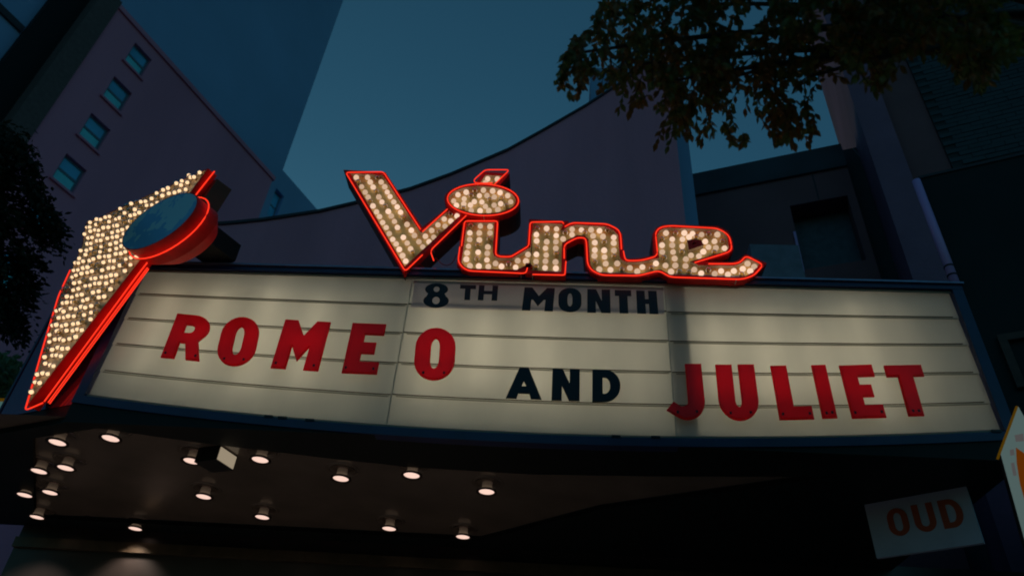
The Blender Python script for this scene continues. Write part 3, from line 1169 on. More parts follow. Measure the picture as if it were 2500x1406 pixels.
# --- i with its link
If = [za(*p) for p in ((1382, 705), (1668, 705), (1650, 1010), (1662, 1052), (1700, 1078), (1860, 1080), (2052, 962), (2046, 1130), (1905, 1200), (1420, 1188), (1360, 1170), (1322, 1125))]
Iw1 = [za(*p) for p in ((1382, 705), (1668, 705), (1650, 1010), (1662, 1052), (1700, 1078), (1860, 1080), (2052, 962))]
Iw2 = [za(*p) for p in ((2046, 1130), (1905, 1200), (1420, 1188), (1360, 1170), (1322, 1125), (1382, 705))]
pI = sign_letter('letter_i', If, [Iw1[::-1], Iw2[::-1]], label='lower case i of the script sign with its curved link')
neon(pI, [za(*p) for p in ((1305, 960), (1285, 1110), (1330, 1175), (1400, 1212), (2000, 1240), (2015, 1180))], 0.06)
neon(pI, [za(*p) for p in ((1322, 950), (1355, 688), (1702, 688), (1680, 1040), (1720, 1062), (1840, 1065), (2030, 950), (2045, 700), (2385, 695), (2395, 715))], 0.04)
bulbs(pI, [(-1420, 740), (1523, 742), (1627, 745), (1410, 815), (1513, 815), (1620, 815), (1405, 882), (1507, 885), (-1615, 880), (1393, 953), (-1495, 935), (1600, 960), (1385, 1022), (1493, 1018), (1593, 1027),
           (1370, 1090), (-1483, 1090), (1588, 1095), (1410, 1160), (1503, 1162), (1600, 1165), (1677, 1135), (1743, 1167), (-1820, 1140), (1890, 1170), (1915, 1105), (2005, 1108), (2022, 1042)], za)

# --- n: stem, arch and link
s5 = lambda p: zb(*p)
a5 = [(285, 268), (375, 222), (450, 205), (760, 225), (830, 262), (868, 310), (885, 520), (905, 560), (960, 585), (1090, 582), (1270, 545)]
b5 = [(1270, 662), (1160, 690), (1060, 702), (690, 690), (620, 655), (590, 610), (570, 350), (530, 312), (450, 310), (300, 385), (292, 682)]
stem_tl, stem_tr, stem_bl = za(2078, 705), za(2388, 722), za(2045, 1205)
Nf = [stem_tl, stem_tr] + [s5(p) for p in a5 + b5] + [stem_bl]
Nw1 = [za(2052, 962), stem_tl, stem_tr] + [s5(p) for p in a5]
Nw2 = [s5(p) for p in b5] + [stem_bl, za(2046, 1130)]
pN = sign_letter('letter_n', Nf, [Nw1[::-1], Nw2[::-1]], label='lower case n of the script sign')
neon(pN, [zb(*p) for p in ((330, 222), (400, 183), (760, 195), (870, 250), (895, 300), (905, 450))], 0.06)
neon(pN, [zb(*p) for p in ((925, 470), (940, 550), (970, 570), (1110, 566), (1275, 520), (1250, 280), (1300, 228), (1400, 213), (1890, 240), (2000, 310), (2030, 440), (2000, 480), (1650, 588))], 0.07)
neon(pN, [zb(*p) for p in ((340, 575), (330, 715), (0, 708))], 0.03)
neon(pN, [zb(*p) for p in ((322, 545), (322, 405), (450, 335), (530, 335), (548, 370), (560, 600), (600, 665), (700, 715), (1080, 720), (1290, 668), (1400, 735), (2130, 758), (2250, 720), (2350, 610), (2170, 517), (2120, 580), (2060, 600), (1790, 600))], 0.06)
bulbs(pN, [(-2117, 765), (2220, 768), (2325, 770), (2113, 832), (-2222, 825), (2320, 838), (2110, 900), (2217, 908), (2318, 905), (-2118, 965), (2210, 975), (2318, 975), (2110, 1040), (2210, 1045), (-2318, 1035),
           (2107, 1112), (2207, 1110), (2315, 1120), (-2107, 1170), (2205, 1180), (2313, 1188)], za)
bulbs(pN, [(-335, 288), (312, 345), (405, 250), (498, 252), (595, 258), (685, 265), (-765, 260), (405, 305), (-530, 288), (620, 315), (720, 325), (825, 333), (630, 385), (-728, 380), (825, 390), (630, 458), (733, 465), (828, 465),
           (632, 522), (735, 530), (-828, 520), (-640, 585), (743, 600), (863, 598), (680, 655), (795, 658), (-910, 655), (990, 640), (1062, 676), (1120, 630), (-1210, 640)], zb)

# --- e with its tail
e_out = [(1270, 545), (1288, 540), (1268, 310), (1295, 262), (1340, 240), (1400, 235), (1880, 250), (1950, 285), (1985, 340), (1995, 440), (1960, 475), (1605, 575), (1690, 615), (2050, 620), (2120, 598), (2185, 545), (2312, 602),
         (2230, 690), (2170, 722), (2090, 735), (1400, 708), (1310, 658), (1270, 662)]
e_hole = [(1572, 362), (1640, 347), (1715, 358), (1742, 410), (1590, 460)]
Ef = [zb(*p) for p in e_out]
Eh = [zb(*p) for p in e_hole]
pE = sign_letter('letter_e', Ef, [[zb(*p) for p in e_out][::-1], Eh], holes_px=[Eh], label='lower case e of the script sign with its long upturned tail')
bulbs(pE, [(1255, 598), (1363, 290), (-1460, 285), (1545, 290), (1632, 292), (1718, 300), (-1795, 300), (1880, 305), (-1322, 345), (1420, 348), (1525, 352), (1590, 330), (-1668, 325), (1755, 372), (1850, 372), (-1930, 370),
           (1322, 413), (1420, 413), (1520, 422), (1787, 430), (1867, 435), (1953, 440), (1325, 478), (1430, 480), (-1525, 480), (1613, 512), (1740, 478), (-1845, 480), (1697, 520), (-1340, 540), (1447, 548), (1560, 550),
           (1350, 618), (1455, 620), (1560, 620), (1407, 680), (-1490, 680), (-1590, 685), (1650, 660), (1720, 695), (-1785, 660), (1858, 700), (1920, 670), (1990, 705), (2050, 675), (-2125, 705), (2138, 650), (2190, 597), (2260, 630), (2213, 673)], zb)
# loose wires and the feet the sign stands on
for pts in (((860, 1130), (960, 1200), (1040, 1290)), ((1050, 1075), (1110, 1140), (1170, 1160), (1230, 1130), (1270, 1040))):
    mb = MB()
    mb.tube(rounded([on_y(*za(*p), VY + 0.1) for p in pts], 0.1, 4), 0.005, 6)
    mb.build('feed_wire', redwire_m, vine)
for px, top in ((1000, 640), (1180, 655), (1340, 660), (1480, 665), (1690, 668), (1790, 668)):
    a = on_y(px, top, VY + 0.3)
    mb = MB()
    mb.box((a.x - 0.03, VY + 0.27, ZT + 0.09), (a.x + 0.03, VY + 0.33, max(a.z, ZT + 0.2)))
    mb.build('foot', black_m, vine)

# ================================================================== bulb blade at the left end
TH = R_(62)
BS = Vector((-math.sin(TH), math.cos(TH), 0))
BN = Vector((-math.cos(TH), -math.sin(TH), 0))
BO = on_y(335, 645, 6.55)
blade = empty('blade_sign', BO + BS * 0.9 - Vector((0, 0, 1.7)), 'tall wedge-shaped sign packed with bulbs and edged in red neon, left of the board', 'sign')


def bl3(x, y, d=0.0):             # d metres in front of the blade's face
    return on_p(x, y, BO + BN * d, BN)


def b2(x, y, d=0.0):
    v = bl3(x, y, d) - BO
    return Vector((v.dot(BS), v.z))


def from2(s, z, d=0.0):
    return BO + BS * s + Vector((0, 0, z)) + BN * d


DEP = 0.13
ring_px = [(506, 416), (213, 547), (204, 600), (150, 722), (112, 850), (72, 985), (335, 647), (400, 560)]
ring = [b2(*p) for p in ring_px]
# face
face = filled('face', [[tuple(p) for p in ring]], 0.02, lambda X, Y, Z: from2(X, Y, -0.02 + Z - 0.012), tray2_m, blade)


def blade_wall(name, pts, mats, thick=0.02, d0=0.0, d1=-DEP):
    mb = MB()
    for k in range(len(pts) - 1):
        a, b = pts[k], pts[k + 1]
        mb.quad(from2(a.x, a.y, d0), from2(b.x, b.y, d0), from2(b.x, b.y, d1), from2(a.x, a.y, d1), 0)
    return mb.build(name, mats, blade)


# rim round the face, in red
n = len(ring)
area = sum(ring[k].x * ring[(k + 1) % n].y - ring[(k + 1) % n].x * ring[k].y for k in range(n))
orim = offset_path(ring, 0.014 if area > 0 else -0.014, True)
mb = MB()
for k in range(n):
    k2 = (k + 1) % n
    a, b, c, d = ring[k], ring[k2], orim[k2], orim[k]
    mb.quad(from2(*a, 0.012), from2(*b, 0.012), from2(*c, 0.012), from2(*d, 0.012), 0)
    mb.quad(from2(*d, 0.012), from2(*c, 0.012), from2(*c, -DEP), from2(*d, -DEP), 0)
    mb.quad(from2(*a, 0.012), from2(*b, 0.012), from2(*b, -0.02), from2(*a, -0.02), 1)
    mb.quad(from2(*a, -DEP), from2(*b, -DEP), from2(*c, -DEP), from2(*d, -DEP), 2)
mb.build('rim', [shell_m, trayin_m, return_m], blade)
filled('back', [[tuple(p) for p in ring]], 0.01, lambda X, Y, Z: from2(X, Y, -DEP + 0.012 - Z), return_m, blade)
# neon along the right flank, and the left and lower edges
mb = MB()
fl = [from2(*(b2(*p) + Vector((-0.04, 0.02))), -0.06) for p in ((508, 416), (462, 474))]
mb.tube(rounded(fl, .03), 0.0085, 8)
mb.build('neon_tube', neon_m, blade, smooth=True)
mb = MB()
fl = [from2(*(b2(*p) + Vector((-0.04, -0.02))), -0.06) for p in ((346, 632), (318, 668), (92, 972))]
mb.tube(rounded(fl, .03), 0.0085, 8)
mb.build('neon_tube', neon_m, blade, smooth=True)
for dd_, so_ in ((-0.100, -0.034), (-0.125, -0.022)):  # extra tubes added to redden the flank
    mb = MB()
    mb.tube([from2(*(b2(*p) + Vector((so_, -0.02))), dd_) for p in ((340, 640), (94, 970))], 0.0075, 8)
    mb.build('neon_tube', neon_m, blade, smooth=True)
mb = MB()
fl = [from2(*(b2(*p) + Vector((0.030, 0.0))), 0.020) for p in ((178, 660), (150, 722), (112, 850), (74, 985))] + [from2(*(b2(70, 994) + Vector((0.0, -0.05))), 0.02), from2(*(b2(92, 972) + Vector((-0.05, -0.04))), -0.05)]
mb.tube(rounded(fl, .06), 0.0085, 8)
mb.build('neon_tube', neon_m, blade, smooth=True)
# bulbs in slanting rows
def inside(p, poly):
    c = False
    for k in range(len(poly)):
        a, b = poly[k], poly[k - 1]
        if (a.y > p.y) != (b.y > p.y) and p.x < (b.x - a.x) * (p.y - a.y) / (b.y - a.y) + a.x:
            c = not c
    return c


inn = offset_path(ring, -0.02 if area > 0 else 0.02, True)
cand = []
stepz, steps = 0.112, 0.120
zz = 1.45
row = 0
while zz > -1.8:
    ss = -0.8 + (row % 2) * steps / 2
    while ss < 2.2:
        p = Vector((ss + rnd.uniform(-.022, .022), zz + 0.20 * ss + rnd.uniform(-.02, .02)))
        if inside(p, inn):
            cand.append(p)
        ss += steps
    zz -= stepz
    row += 1
print('blade bulbs', len(cand))
rnd.shuffle(cand)
tips = [b2(*p_) for p_ in ((492, 426), (478, 437), (466, 432), (462, 450), (448, 446), (436, 452))]
cand = [c_ for c_ in cand if all((c_ - t_).length > 0.07 for t_ in tips)][:292]
for p in tips:
    add_bulb(from2(p.x, p.y, -0.012), True, blade, rot=-(math.pi / 2 - TH), lit_mesh=CLEAR)
for p in cand:
    add_bulb(from2(p.x, p.y, -0.012), rnd.random() > 0.16, blade, rot=-(math.pi / 2 - TH), scale=rnd.uniform(.85, 1.02), lit_mesh=CLEAR)

# disc in front of the blade
DC = (390, 540)
dvec = [((180, -122)), ((22, 33))]
dk = 36
dpx = []
for k in range(dk):
    t = 2 * math.pi * k / dk
    ex, ey = 106 * math.cos(t), 40 * math.sin(t)
    ux, uy = 180 / 217.4, -122 / 217.4
    dpx.append((DC[0] + ux * ex - uy * ey * 1.0, DC[1] + uy * ex + ux * ey))
DD = 0.20
d2 = [b2(x, y, DD) for x, y in dpx]
disc = filled('disc_face', [[tuple(p) for p in d2]], 0.014, lambda X, Y, Z: from2(X, Y, DD - 0.014 + Z), disc_m, blade)
mb = MB()
ar = sum(d2[k].x * d2[(k + 1) % dk].y - d2[(k + 1) % dk].x * d2[k].y for k in range(dk))
d2o = offset_path(d2, 0.012 if ar > 0 else -0.012, True)
dcen = sum(d2, Vector((0, 0))) / dk
for k in range(dk):
    k2 = (k + 1) % dk
    a, b = d2o[k], d2o[k2]
    ai, bi = dcen + (a - dcen) * 0.72, dcen + (b - dcen) * 0.72
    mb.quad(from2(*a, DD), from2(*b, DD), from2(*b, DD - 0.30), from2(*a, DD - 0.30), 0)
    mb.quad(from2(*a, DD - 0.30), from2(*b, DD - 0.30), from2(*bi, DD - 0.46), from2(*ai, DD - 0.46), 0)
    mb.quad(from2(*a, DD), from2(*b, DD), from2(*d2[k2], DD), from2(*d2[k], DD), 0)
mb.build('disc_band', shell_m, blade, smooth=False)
d2n = offset_path(d2, 0.045 if ar > 0 else -0.045, True)
lowhalf = [k % dk for k in range(dk) if True]
mb = MB()
# neon round the lower right of the disc only, where the tube shows
run = [k for k in range(-4, 20)] if ar else []
mb.tube([from2(*d2n[k % dk], DD - 0.13) for k in run], 0.0085, 8)
mb.build('neon_tube', neon_m, blade, smooth=True)
# dark bracket boxes that hold the disc and the tip
mb = MB()
p = bl3(455, 612, -0.35)
mb.obox(p, -BS * 0.40, -BN * 0.42, (0, 0, 0.26))
mb.build('bracket', black_m, blade)
mb = MB()
tipa, tipb = b2(508, 420), b2(470, 478)
mb.hexa([from2(tipb.x - 0.01, tipb.y, -0.135), from2(tipb.x - 0.03, tipb.y, -0.36), from2(tipb.x + 0.3, tipb.y, -0.36), from2(tipb.x + 0.3, tipb.y, -0.135),
         from2(tipa.x - 0.01, tipa.y, -0.135), from2(tipa.x - 0.03, tipa.y, -0.36), from2(tipa.x + 0.15, tipa.y, -0.36), from2(tipa.x + 0.15, tipa.y, -0.135)])
mb.build('tip_bracket', return_m, blade)

# ================================================================== theatre front with its swooping roofline
TY = 10.5
roof_px = [(400, 556), (490, 553), (560, 549), (640, 541), (780, 520), (900, 492), (1000, 466), (1100, 430), (1240, 370), (1330, 320), (1430, 262), (1560, 178), (1640, 122)]
rp = [on_y(x, y, TY) for x, y in roof_px]
XR = 2.335
rp = [p for p in rp if p.x < XR - 0.05] + [Vector((XR, TY, on_y(1640, 122, TY).z))]
thea = empty('theatre_building', (-2, TY + 5, 0), 'mauve stucco theatre front with an upswept curved roofline behind the marquee', 'building')
loop = [(p.x, p.z) for p in rp] + [(XR, 0.0), (rp[0].x, 0.0)]
filled('wall', [loop], 0.45, lambda X, Y, Z: Vector((X, TY + 0.45 - Z, Y)), stucco_m, thea)
mb = MB()
for k in range(len(rp) - 1):
    a, b = rp[k], rp[k + 1]
    mb.hexa([a + Vector((0, -.04, .002)), b + Vector((0, -.04, .002)), b + Vector((0, .5, .002)), a + Vector((0, .5, .002)),
             a + Vector((0, -.04, .07)), b + Vector((0, -.04, .07)), b + Vector((0, .5, .07)), a + Vector((0, .5, .07))])
mb.build('coping', coping_m, thea)
mb = MB()
mb.box((rp[0].x + 0.02, TY - 0.06, 0.13), (7.5, TY - 0.003, ZS + 0.05))
mb.build('lobby_wall', pbr('lobby_tile', (0.045, 0.035, 0.032), 0.35, noise=0.3, scale=2), thea)
mb = MB()
mb.box((rp[0].x + 0.02, TY - 0.12, ZS - 0.32), (7.5, TY - 0.063, ZS - 0.18))
mb.build('lobby_cornice', pbr('lobby_trim', (0.10, 0.07, 0.045), 0.4, metal=0.3, noise=0.3), thea)
mb = MB()
zt2 = on_y(1685, 320, TY + 1.0).z
x2 = on_y(1690, 420, TY + 0.9).x
mb.box((-6.8, TY + 0.46, 0), (x2, TY + 14, 8.5))
mb.box((0.6, TY + 0.9, 8.51), (x2, TY + 14, zt2 + 2.2))
mb.build('stage_house', wallB_m, thea)
# box and cable tray on the roof behind the tail of the e
mb = MB()
p = on_y(1830, 596, 9.3)
pq = on_y(1930, 690, 9.3)
mb.box((p.x, 9.3, pq.z - 0.2), (pq.x + 0.25, 9.9, p.z))
o = mb.build('roof_cabinet', pbr('cabinet_grey', (0.20, 0.18, 0.25), 0.6, noise=0.2))
tag(o, 'plain grey cabinet on the marquee roof behind the tail of the script e', 'cabinet')
mb = MB()
a, b = on_y(1872, 690, 7.35), on_y(2240, 688, 7.35)
mb.obox(a, b - a, (0, .10, 0), (0, 0, 0.028))
o = mb.build('cable_tray', ledge_m)
tag(o, 'thin pale metal tray lying on the top rail right of the script sign', 'cable tray')

# ================================================================== left tall building
AD = Vector((math.sin(R_(20.5)), math.cos(R_(20.5)), 0))
AN = Vector((AD.y, -AD.x, 0))
ac = on_y(665, 440, 30.0)
bA = empty('apartment_building', (ac.x - 8, ac.y - 10, 0), 'tall mauve building with one column of sash windows behind the blade sign', 'building')


def onA(x, y, off=0.0):
    return on_p(x, y, ac + AN * off, AN)


def sz(p, o=ac, d=AD):
    return (p - o).dot(d), p.z


cs = [sz(onA(*p)) for p in ((122, 432), (180, 475), (212, 415), (165, 378))]
ws0 = (cs[0][0] + cs[3][0]) / 2
ws1 = (cs[1][0] + cs[2][0]) / 2
wz0 = (cs[0][1] + cs[1][1]) / 2
wz1 = (cs[2][1] + cs[3][1]) / 2
c1, c2, c3 = [sz(onA(*p)) for p in ((167, 425), (237, 330), (300, 247))]
zstep = (c3[1] - c1[1]) / 2
print('A window', ws0, ws1, wz0, wz1, 'step', zstep, 'top', ac.z, 'cs', cs)
sfront = (sz(onA(60, 330))[0] + sz(onA(190, 185))[0]) / 2
opens = [(ws0, ws1, wz0 + k * zstep, wz1 + k * zstep) for k in range(-3, 8) if wz1 + k * zstep < ac.z - 0.6 and wz0 + k * zstep > 3]
wl, PA = wall_with_openings('wall', ac, AD, AN, sfront, 0.0, 0.0, ac.z, opens, wallA_m, bA, 0.22, 9.0)
for (a, b, c, d) in opens:
    mb = MB()
    wf = MB()
    m = (c + d) / 2
    fr = 0.10
    for (p0, p1, q0, q1) in ((a, a + fr, c, d), (b - fr, b, c, d), (a + fr, b - fr, c, c + fr), (a + fr, b - fr, d - fr, d), (a + fr, b - fr, m - .06, m + .06)):
        wf.obox(PA(p0, q0, -0.16), AD * (p1 - p0), -AN * 0.05, (0, 0, q1 - q0))
    wo = wf.build('window_frame', sash_m, bA)
    for (q0, q1, mt) in ((c + fr, m - .06, blind_m), (m + .06, d - fr, glass_m)):
        mb = MB()
        mb.obox(PA(a + fr, q0, -0.19), AD * (b - a - 2 * fr), -AN * 0.02, (0, 0, q1 - q0))
        mb.build('pane', mt, wo)
    mb = MB()
    mb.obox(PA(a - 0.1, c - 0.12, 0.10), AD * (b - a + 0.2), -AN * 0.40, (0, 0, 0.11))
    mb.build('sill', wallA_m, bA)
# corner pier, dark recess and the street front
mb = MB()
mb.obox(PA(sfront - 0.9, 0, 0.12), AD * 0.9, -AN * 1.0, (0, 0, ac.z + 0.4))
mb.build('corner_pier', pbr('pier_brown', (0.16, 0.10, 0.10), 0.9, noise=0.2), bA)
mb = MB()
mb.obox(PA(sfront - 2.1, 0, -0.55), AD * 1.2, -AN * 6, (0, 0, ac.z + 0.2))
mb.build('recess', void_m, bA)
mb = MB()
mb.obox(PA(sfront - 4.2, 0, -0.9), AD * 2.1, -AN * 6, (0, 0, ac.z * 0.97))
mb.build('street_front', wallB_m, bA)
for k in range(9):
    mb = MB()
    z = ac.z * 0.97 - 1.0 - k * zstep
    mb.obox(PA(sfront - 4.3, z, -0.78), AD * 2.15, -AN * 0.12, (0, 0, 0.35))
    mb.build('string_course', coping_m, bA)
mb = MB()
mb.obox(PA(sfront, ac.z + 0.002, 0.10), AD * (-sfront + 0.1), -AN * 9.1, (0, 0, 0.28))
mb.build('parapet_cap', wallA_m, bA)

# ================================================================== farther blue-grey building
bc = on_y(690, 415, 44.0)
print('B offset', (bc - ac).dot(AN), 'along', (bc - ac).dot(AD), 'heights', ac.z, bc.z)
bB = empty('office_building', (bc.x - 8, bc.y, 0), 'taller blue-grey building with a lower windowed wing, behind the mauve building', 'building')
so = [sz(on_p(x, y, bc, AN), bc) for x, y in ((665, 492), (725, 522), (780, 520))]
print('B wins', so)
wz = so[0][1]
ops = []
for k in range(0, 5):
    s_ = so[0][0] + k * 4.2
    for j in range(-3, 1):
        ops.append((s_ - 1.0, s_ + 1.0, wz - 1.5 + j * 4.0, wz + 1.5 + j * 4.0))
ops = [o for o in ops if o[3] < bc.z - 0.5]
wl, PB = wall_with_openings('wing_wall', bc, AD, AN, min(so[0][0] - 3.0, -6), 26.0, 0.0, bc.z, ops, wallB_m, bB, 0.4, 10.0)
for (a, b, c, d) in ops:
    wf = MB()
    m = (c + d) / 2
    fr = 0.12
    for (p0, p1, q0, q1) in ((a, a + fr, c, d), (b - fr, b, c, d), (a + fr, b - fr, c, c + fr), (a + fr, b - fr, d - fr, d), (a + fr, b - fr, m - .07, m + .07)):
        wf.obox(PB(p0, q0, -0.36), AD * (p1 - p0), -AN * 0.06, (0, 0, q1 - q0))
    wo = wf.build('window_frame', sash_m, bB)
    mb = MB()
    mb.obox(PB(a + fr, c + fr, -0.40), AD * (b - a - 2 * fr), -AN * 0.02, (0, 0, d - c - 2 * fr))
    mb.build('pane', glass_m, wo)
# the tall block: its far upright edge leans with the lens in the photograph, here it is plumb
topz = on_p(795, 185, bc, AN).z + 14
mb = MB()
mb.obox(PB(-40, 0.0, 0.02), AD * 40, -AN * 12, (0, 0, topz))
mb.build('tower_wall', wallB_m, bB)

# ================================================================== right: low brown building, tall pilastered building
LD = Vector((0.952, -0.307, 0)).normalized()       # its level direction, right end nearer
LN = Vector((-LD.y * -1, 0, 0))
LN = Vector((LD.y, -LD.x, 0))
lc = on_y(1695, 435, 14.0)


def onL(x, y, off=0.0):
    return on_p(x, y, lc + LN * off, LN)


bL = empty('low_building', (lc.x + 3, lc.y + 2, 0), 'low brown stucco building with one dark recessed window right of the theatre', 'building')
lw = [sz(onL(*p), lc, LD) for p in ((1928, 502), (2068, 478), (1965, 662), (2115, 630))]
op = [((lw[0][0] + lw[2][0]) / 2, (lw[1][0] + lw[3][0]) / 2, (lw[2][1] + lw[3][1]) / 2, (lw[0][1] + lw[1][1]) / 2)]
lr = sz(onL(2075, 430), lc, LD)[0]
ltop = lc.z - 0.02
print('L window', op, lr, ltop)
wl, PL = wall_with_openings('wall', lc, LD, LN, -3.0, lr, 0.0, ltop, op, wallC_m, bL, 0.55, 5.0)
a, b, c, d = op[0]
mb = MB()
mb.obox(PL(a, c, -0.56), LD * (b - a), -LN * 0.05, (0, 0, d - c))
mb.build('window_shutter', pbr('shutter_blue_grey', (0.10, 0.11, 0.15), 0.6, noise=0.25), bL)
mb = MB()
mb.obox(PL(a - 0.06, c - 0.1, 0.04), LD * 0.055, -LN * 0.06, (0, 0, (d - c) * 0.62))
mb.build('window_trim', pipe_m, bL)
h1 = sz(onL(1720, 478), lc, LD)[1]
mb = MB()
mb.obox(PL(-3.0, ltop - (ltop - h1) * 0.95, 0.07), LD * (lr + 3.0), -LN * 0.068, (0, 0, (ltop - h1) * 0.95 + 0.12))
mb.build('fascia_band', trimC_m, bL)
j0 = sz(onL(1945, 412), lc, LD)
mb = MB()
mb.obox(PL(j0[0] + 0.3, d + 0.02, 0.006), LD * 0.035, -LN * 0.004, (0, 0, h1 - d))
mb.build('wall_joint', coping_m, bL)
# recessed slate strip to the right of it
l2 = sz(onL(2170, 430), lc, LD)[0]
mb = MB()
mb.obox(PL(lr + 0.002, 0, -0.35), LD * (l2 - lr + 1.4), -LN * 3.0, (0, 0, ltop + 0.30))
mb.build('recess_wall', trimC_m, bL)
mb = MB()
mb.tube([onL(2082, 362, -0.33), onL(2140, 430, -0.32), onL(2215, 560, -0.30), onL(2300, 665, -0.28)], 0.016, 6)
mb.build('cable', wire_m, bL)

RD = Vector((0.928, -0.372, 0)).normalized()
RN = Vector((RD.y, -RD.x, 0))
rc = on_y(2110, 330, 11.5)


def onR(x, y, off=0.0):
    return on_p(x, y, rc + RN * off, RN)


def PR(s_, z, dd=0.0):
    q = rc + RD * s_ + RN * dd
    return Vector((q.x, q.y, z))


bR = empty('pilaster_building', (rc.x + 3, rc.y + 2, 0), 'tall dark brick building with a mauve corner pilaster at the right edge', 'building')
p1 = sz(onR(2165, 262), rc, RD)[0]
p2 = sz(onR(2215, 250), rc, RD)[0]
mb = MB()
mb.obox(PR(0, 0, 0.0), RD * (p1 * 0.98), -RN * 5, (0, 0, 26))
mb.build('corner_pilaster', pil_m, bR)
mb = MB()
mb.obox(PR(p1 * 0.98 + 0.002, 0, -0.14), RD * (p2 - p1 + 0.35), -RN * 5, (0, 0, 25.6))
mb.build('inner_pier', wallC_m, bR)
bx0 = p1 * 0.98 + (p2 - p1) + 0.36
mb = MB()
mb.obox(PR(bx0, 0, -0.10), RD * 9.0, -RN * 5, (0, 0, 25.2))
mb.build('brick_backing', mortar_m, bR)
# brick courses in view, each brick its own small block (shared mesh)
bl_, bh_ = 0.42, 0.125
vb, fb = [], []
mbk = MB()
mbk.obox((0, 0, 0), RD * (bl_ - 0.014), -RN * 0.02, (0, 0, bh_ - 0.014))
bme = None
cnt = 0
zlo, zhi = onR(2240, 420).z, onR(2330, 120).z
lim = []
rowi = 0
z = zlo
stuffb = MB()
while z < zhi + 2.0:
    s_ = bx0 + (0 if rowi % 2 else -bl_ / 2)
    while s_ < bx0 + 3.6:
        if s_ >= bx0 - 0.001:
            lim.append((s_, z))
        s_ += bl_
    z += bh_
    rowi += 1
for (s_, z) in lim:
    stuffb.obox(PR(s_, z, -0.078 + rnd.uniform(-.006, .006)), RD * (bl_ - 0.014), -RN * 0.02, (0, 0, bh_ - 0.014))
o = stuffb.build('brick_courses', brick_m, bR)
o['kind'] = 'stuff'

# dark shop blade / awning box with its pale edge pipe, far right
dc = on_p(2235, 440, on_y(2235, 440, 8.6), RN)


def onD(x, y, off=0.0):
    return on_p(x, y, dc + RN * off, RN)


shop = empty('shop_canopy', (dc.x + 1, dc.y + 1, 2.5), 'large black shop canopy wall with a brown framed opening at the right edge', 'canopy')
e1 = onD(2440, 900)
s1_ = 0.0
zt_ = dc.z
mb = MB()
botz = 4.3
w_ = 7.0
mb.obox(Vector((dc.x, dc.y, botz)) + RD * 0.06, RD * w_, -RN * 0.06, (0, 0, zt_ - botz))
mb.build('canopy_body', black_m, shop)
mb = MB()
q = onD(2186, 446, -0.3)
mb.obox(Vector((dc.x, dc.y, zt_ + 0.002)) + RD * 0.05 + RN * 0.02, RD * w_, -RN * 0.12, (0, 0, 0.05))
mb.build('canopy_top', coping_m, shop)
fa, fb2, fc, fd = onD(2432, 822, 0.02), onD(2500, 806, 0.02), onD(2482, 960, 0.02), onD(2560, 940, 0.02)
mb = MB()
fw = (fb2 - fa).dot(RD)
o0 = fa
mb.obox(o0 - Vector((0, 0, 0.10)), RD * (fw * 2.5), RN * 0.05, (0, 0, 0.10))
mb.obox(o0 - Vector((0, 0, 0.80)), RD * 0.10, RN * 0.05, (0, 0, 0.698))
mb.build('opening_frame', wood_m, shop)
pa_, pb2 = onD(2237, 442, 0.08), onD(2368, 728, 0.08)
pb2 = Vector((pa_.x, pa_.y, pb2.z))
pip = empty('downpipe', pb2, 'pale lavender round downpipe running down the edge of the black canopy', 'pipe')
mb = MB()
mb.tube([pa_, pb2], 0.062, 14)
mb.build('pipe', pipe_m, pip, smooth=True)
for t in (0.75, 0.82):
    pm = pa_.lerp(pb2, t)
    mb = MB()
    mb.tube([pm - Vector((0, 0, .012)), pm + Vector((0, 0, .012))], 0.070, 14)
    mb.build('pipe_collar', black_m, pip)

# white lettered sign, lower right
SDv = Vector((0.80, -0.60, 0)).normalized()
SNv = Vector((SDv.y, -SDv.x, 0))
sp0 = on_y(2356, 1180, 7.6)


def onS(x, y, off=0.0):
    return on_p(x, y, sp0 + SNv * off, SNv)


a_ = onS(2110, 1232)
wS = (sp0 - a_).dot(SDv)
hs = empty('lettered_sign', (sp0.x, sp0.y, sp0.z - 0.9), 'white board with red-brown capital letters below the right end of the marquee', 'sign')
mb = MB()
mb.obox(Vector((sp0.x, sp0.y, sp0.z)) - SDv * wS, SDv * wS, -SNv * 0.05, (0, 0, -0.62))
mb.build('board', white_m, hs)
lh = 0.30
xx = wS - 0.10
for ch, wl_ in (('D', .21), ('U', .21), ('O', .21)):
    xx -= wl_
    loops = glyph(ch, wl_, lh, 0.065 if ch != 'I' else .075)
    base = Vector((sp0.x, sp0.y, sp0.z - 0.13 - lh)) - SDv * wS + SDv * xx
    filled('letter', loops, 0.006, lambda X, Y, Z: base + SDv * X + Vector((0, 0, Y)) + SNv * (0.001 + Z), orange_print, hs)
    xx -= 0.055
mb = MB()
pz = Vector((sp0.x, sp0.y, sp0.z)) - SDv * wS * 0.5 - SNv * 0.025
mb.tube([pz, Vector((pz.x, pz.y, ZS))], 0.02, 8)
mb.build('hanger', black_m, hs)

# backlit white sign at the far right edge
GD = Vector((0.95, -0.31, 0)).normalized()
GN = Vector((GD.y, -GD.x, 0))
g0 = on_y(2443, 1108, 6.2)


def onG(x, y, off=0.0):
    return on_p(x, y, g0 + GN * off, GN)


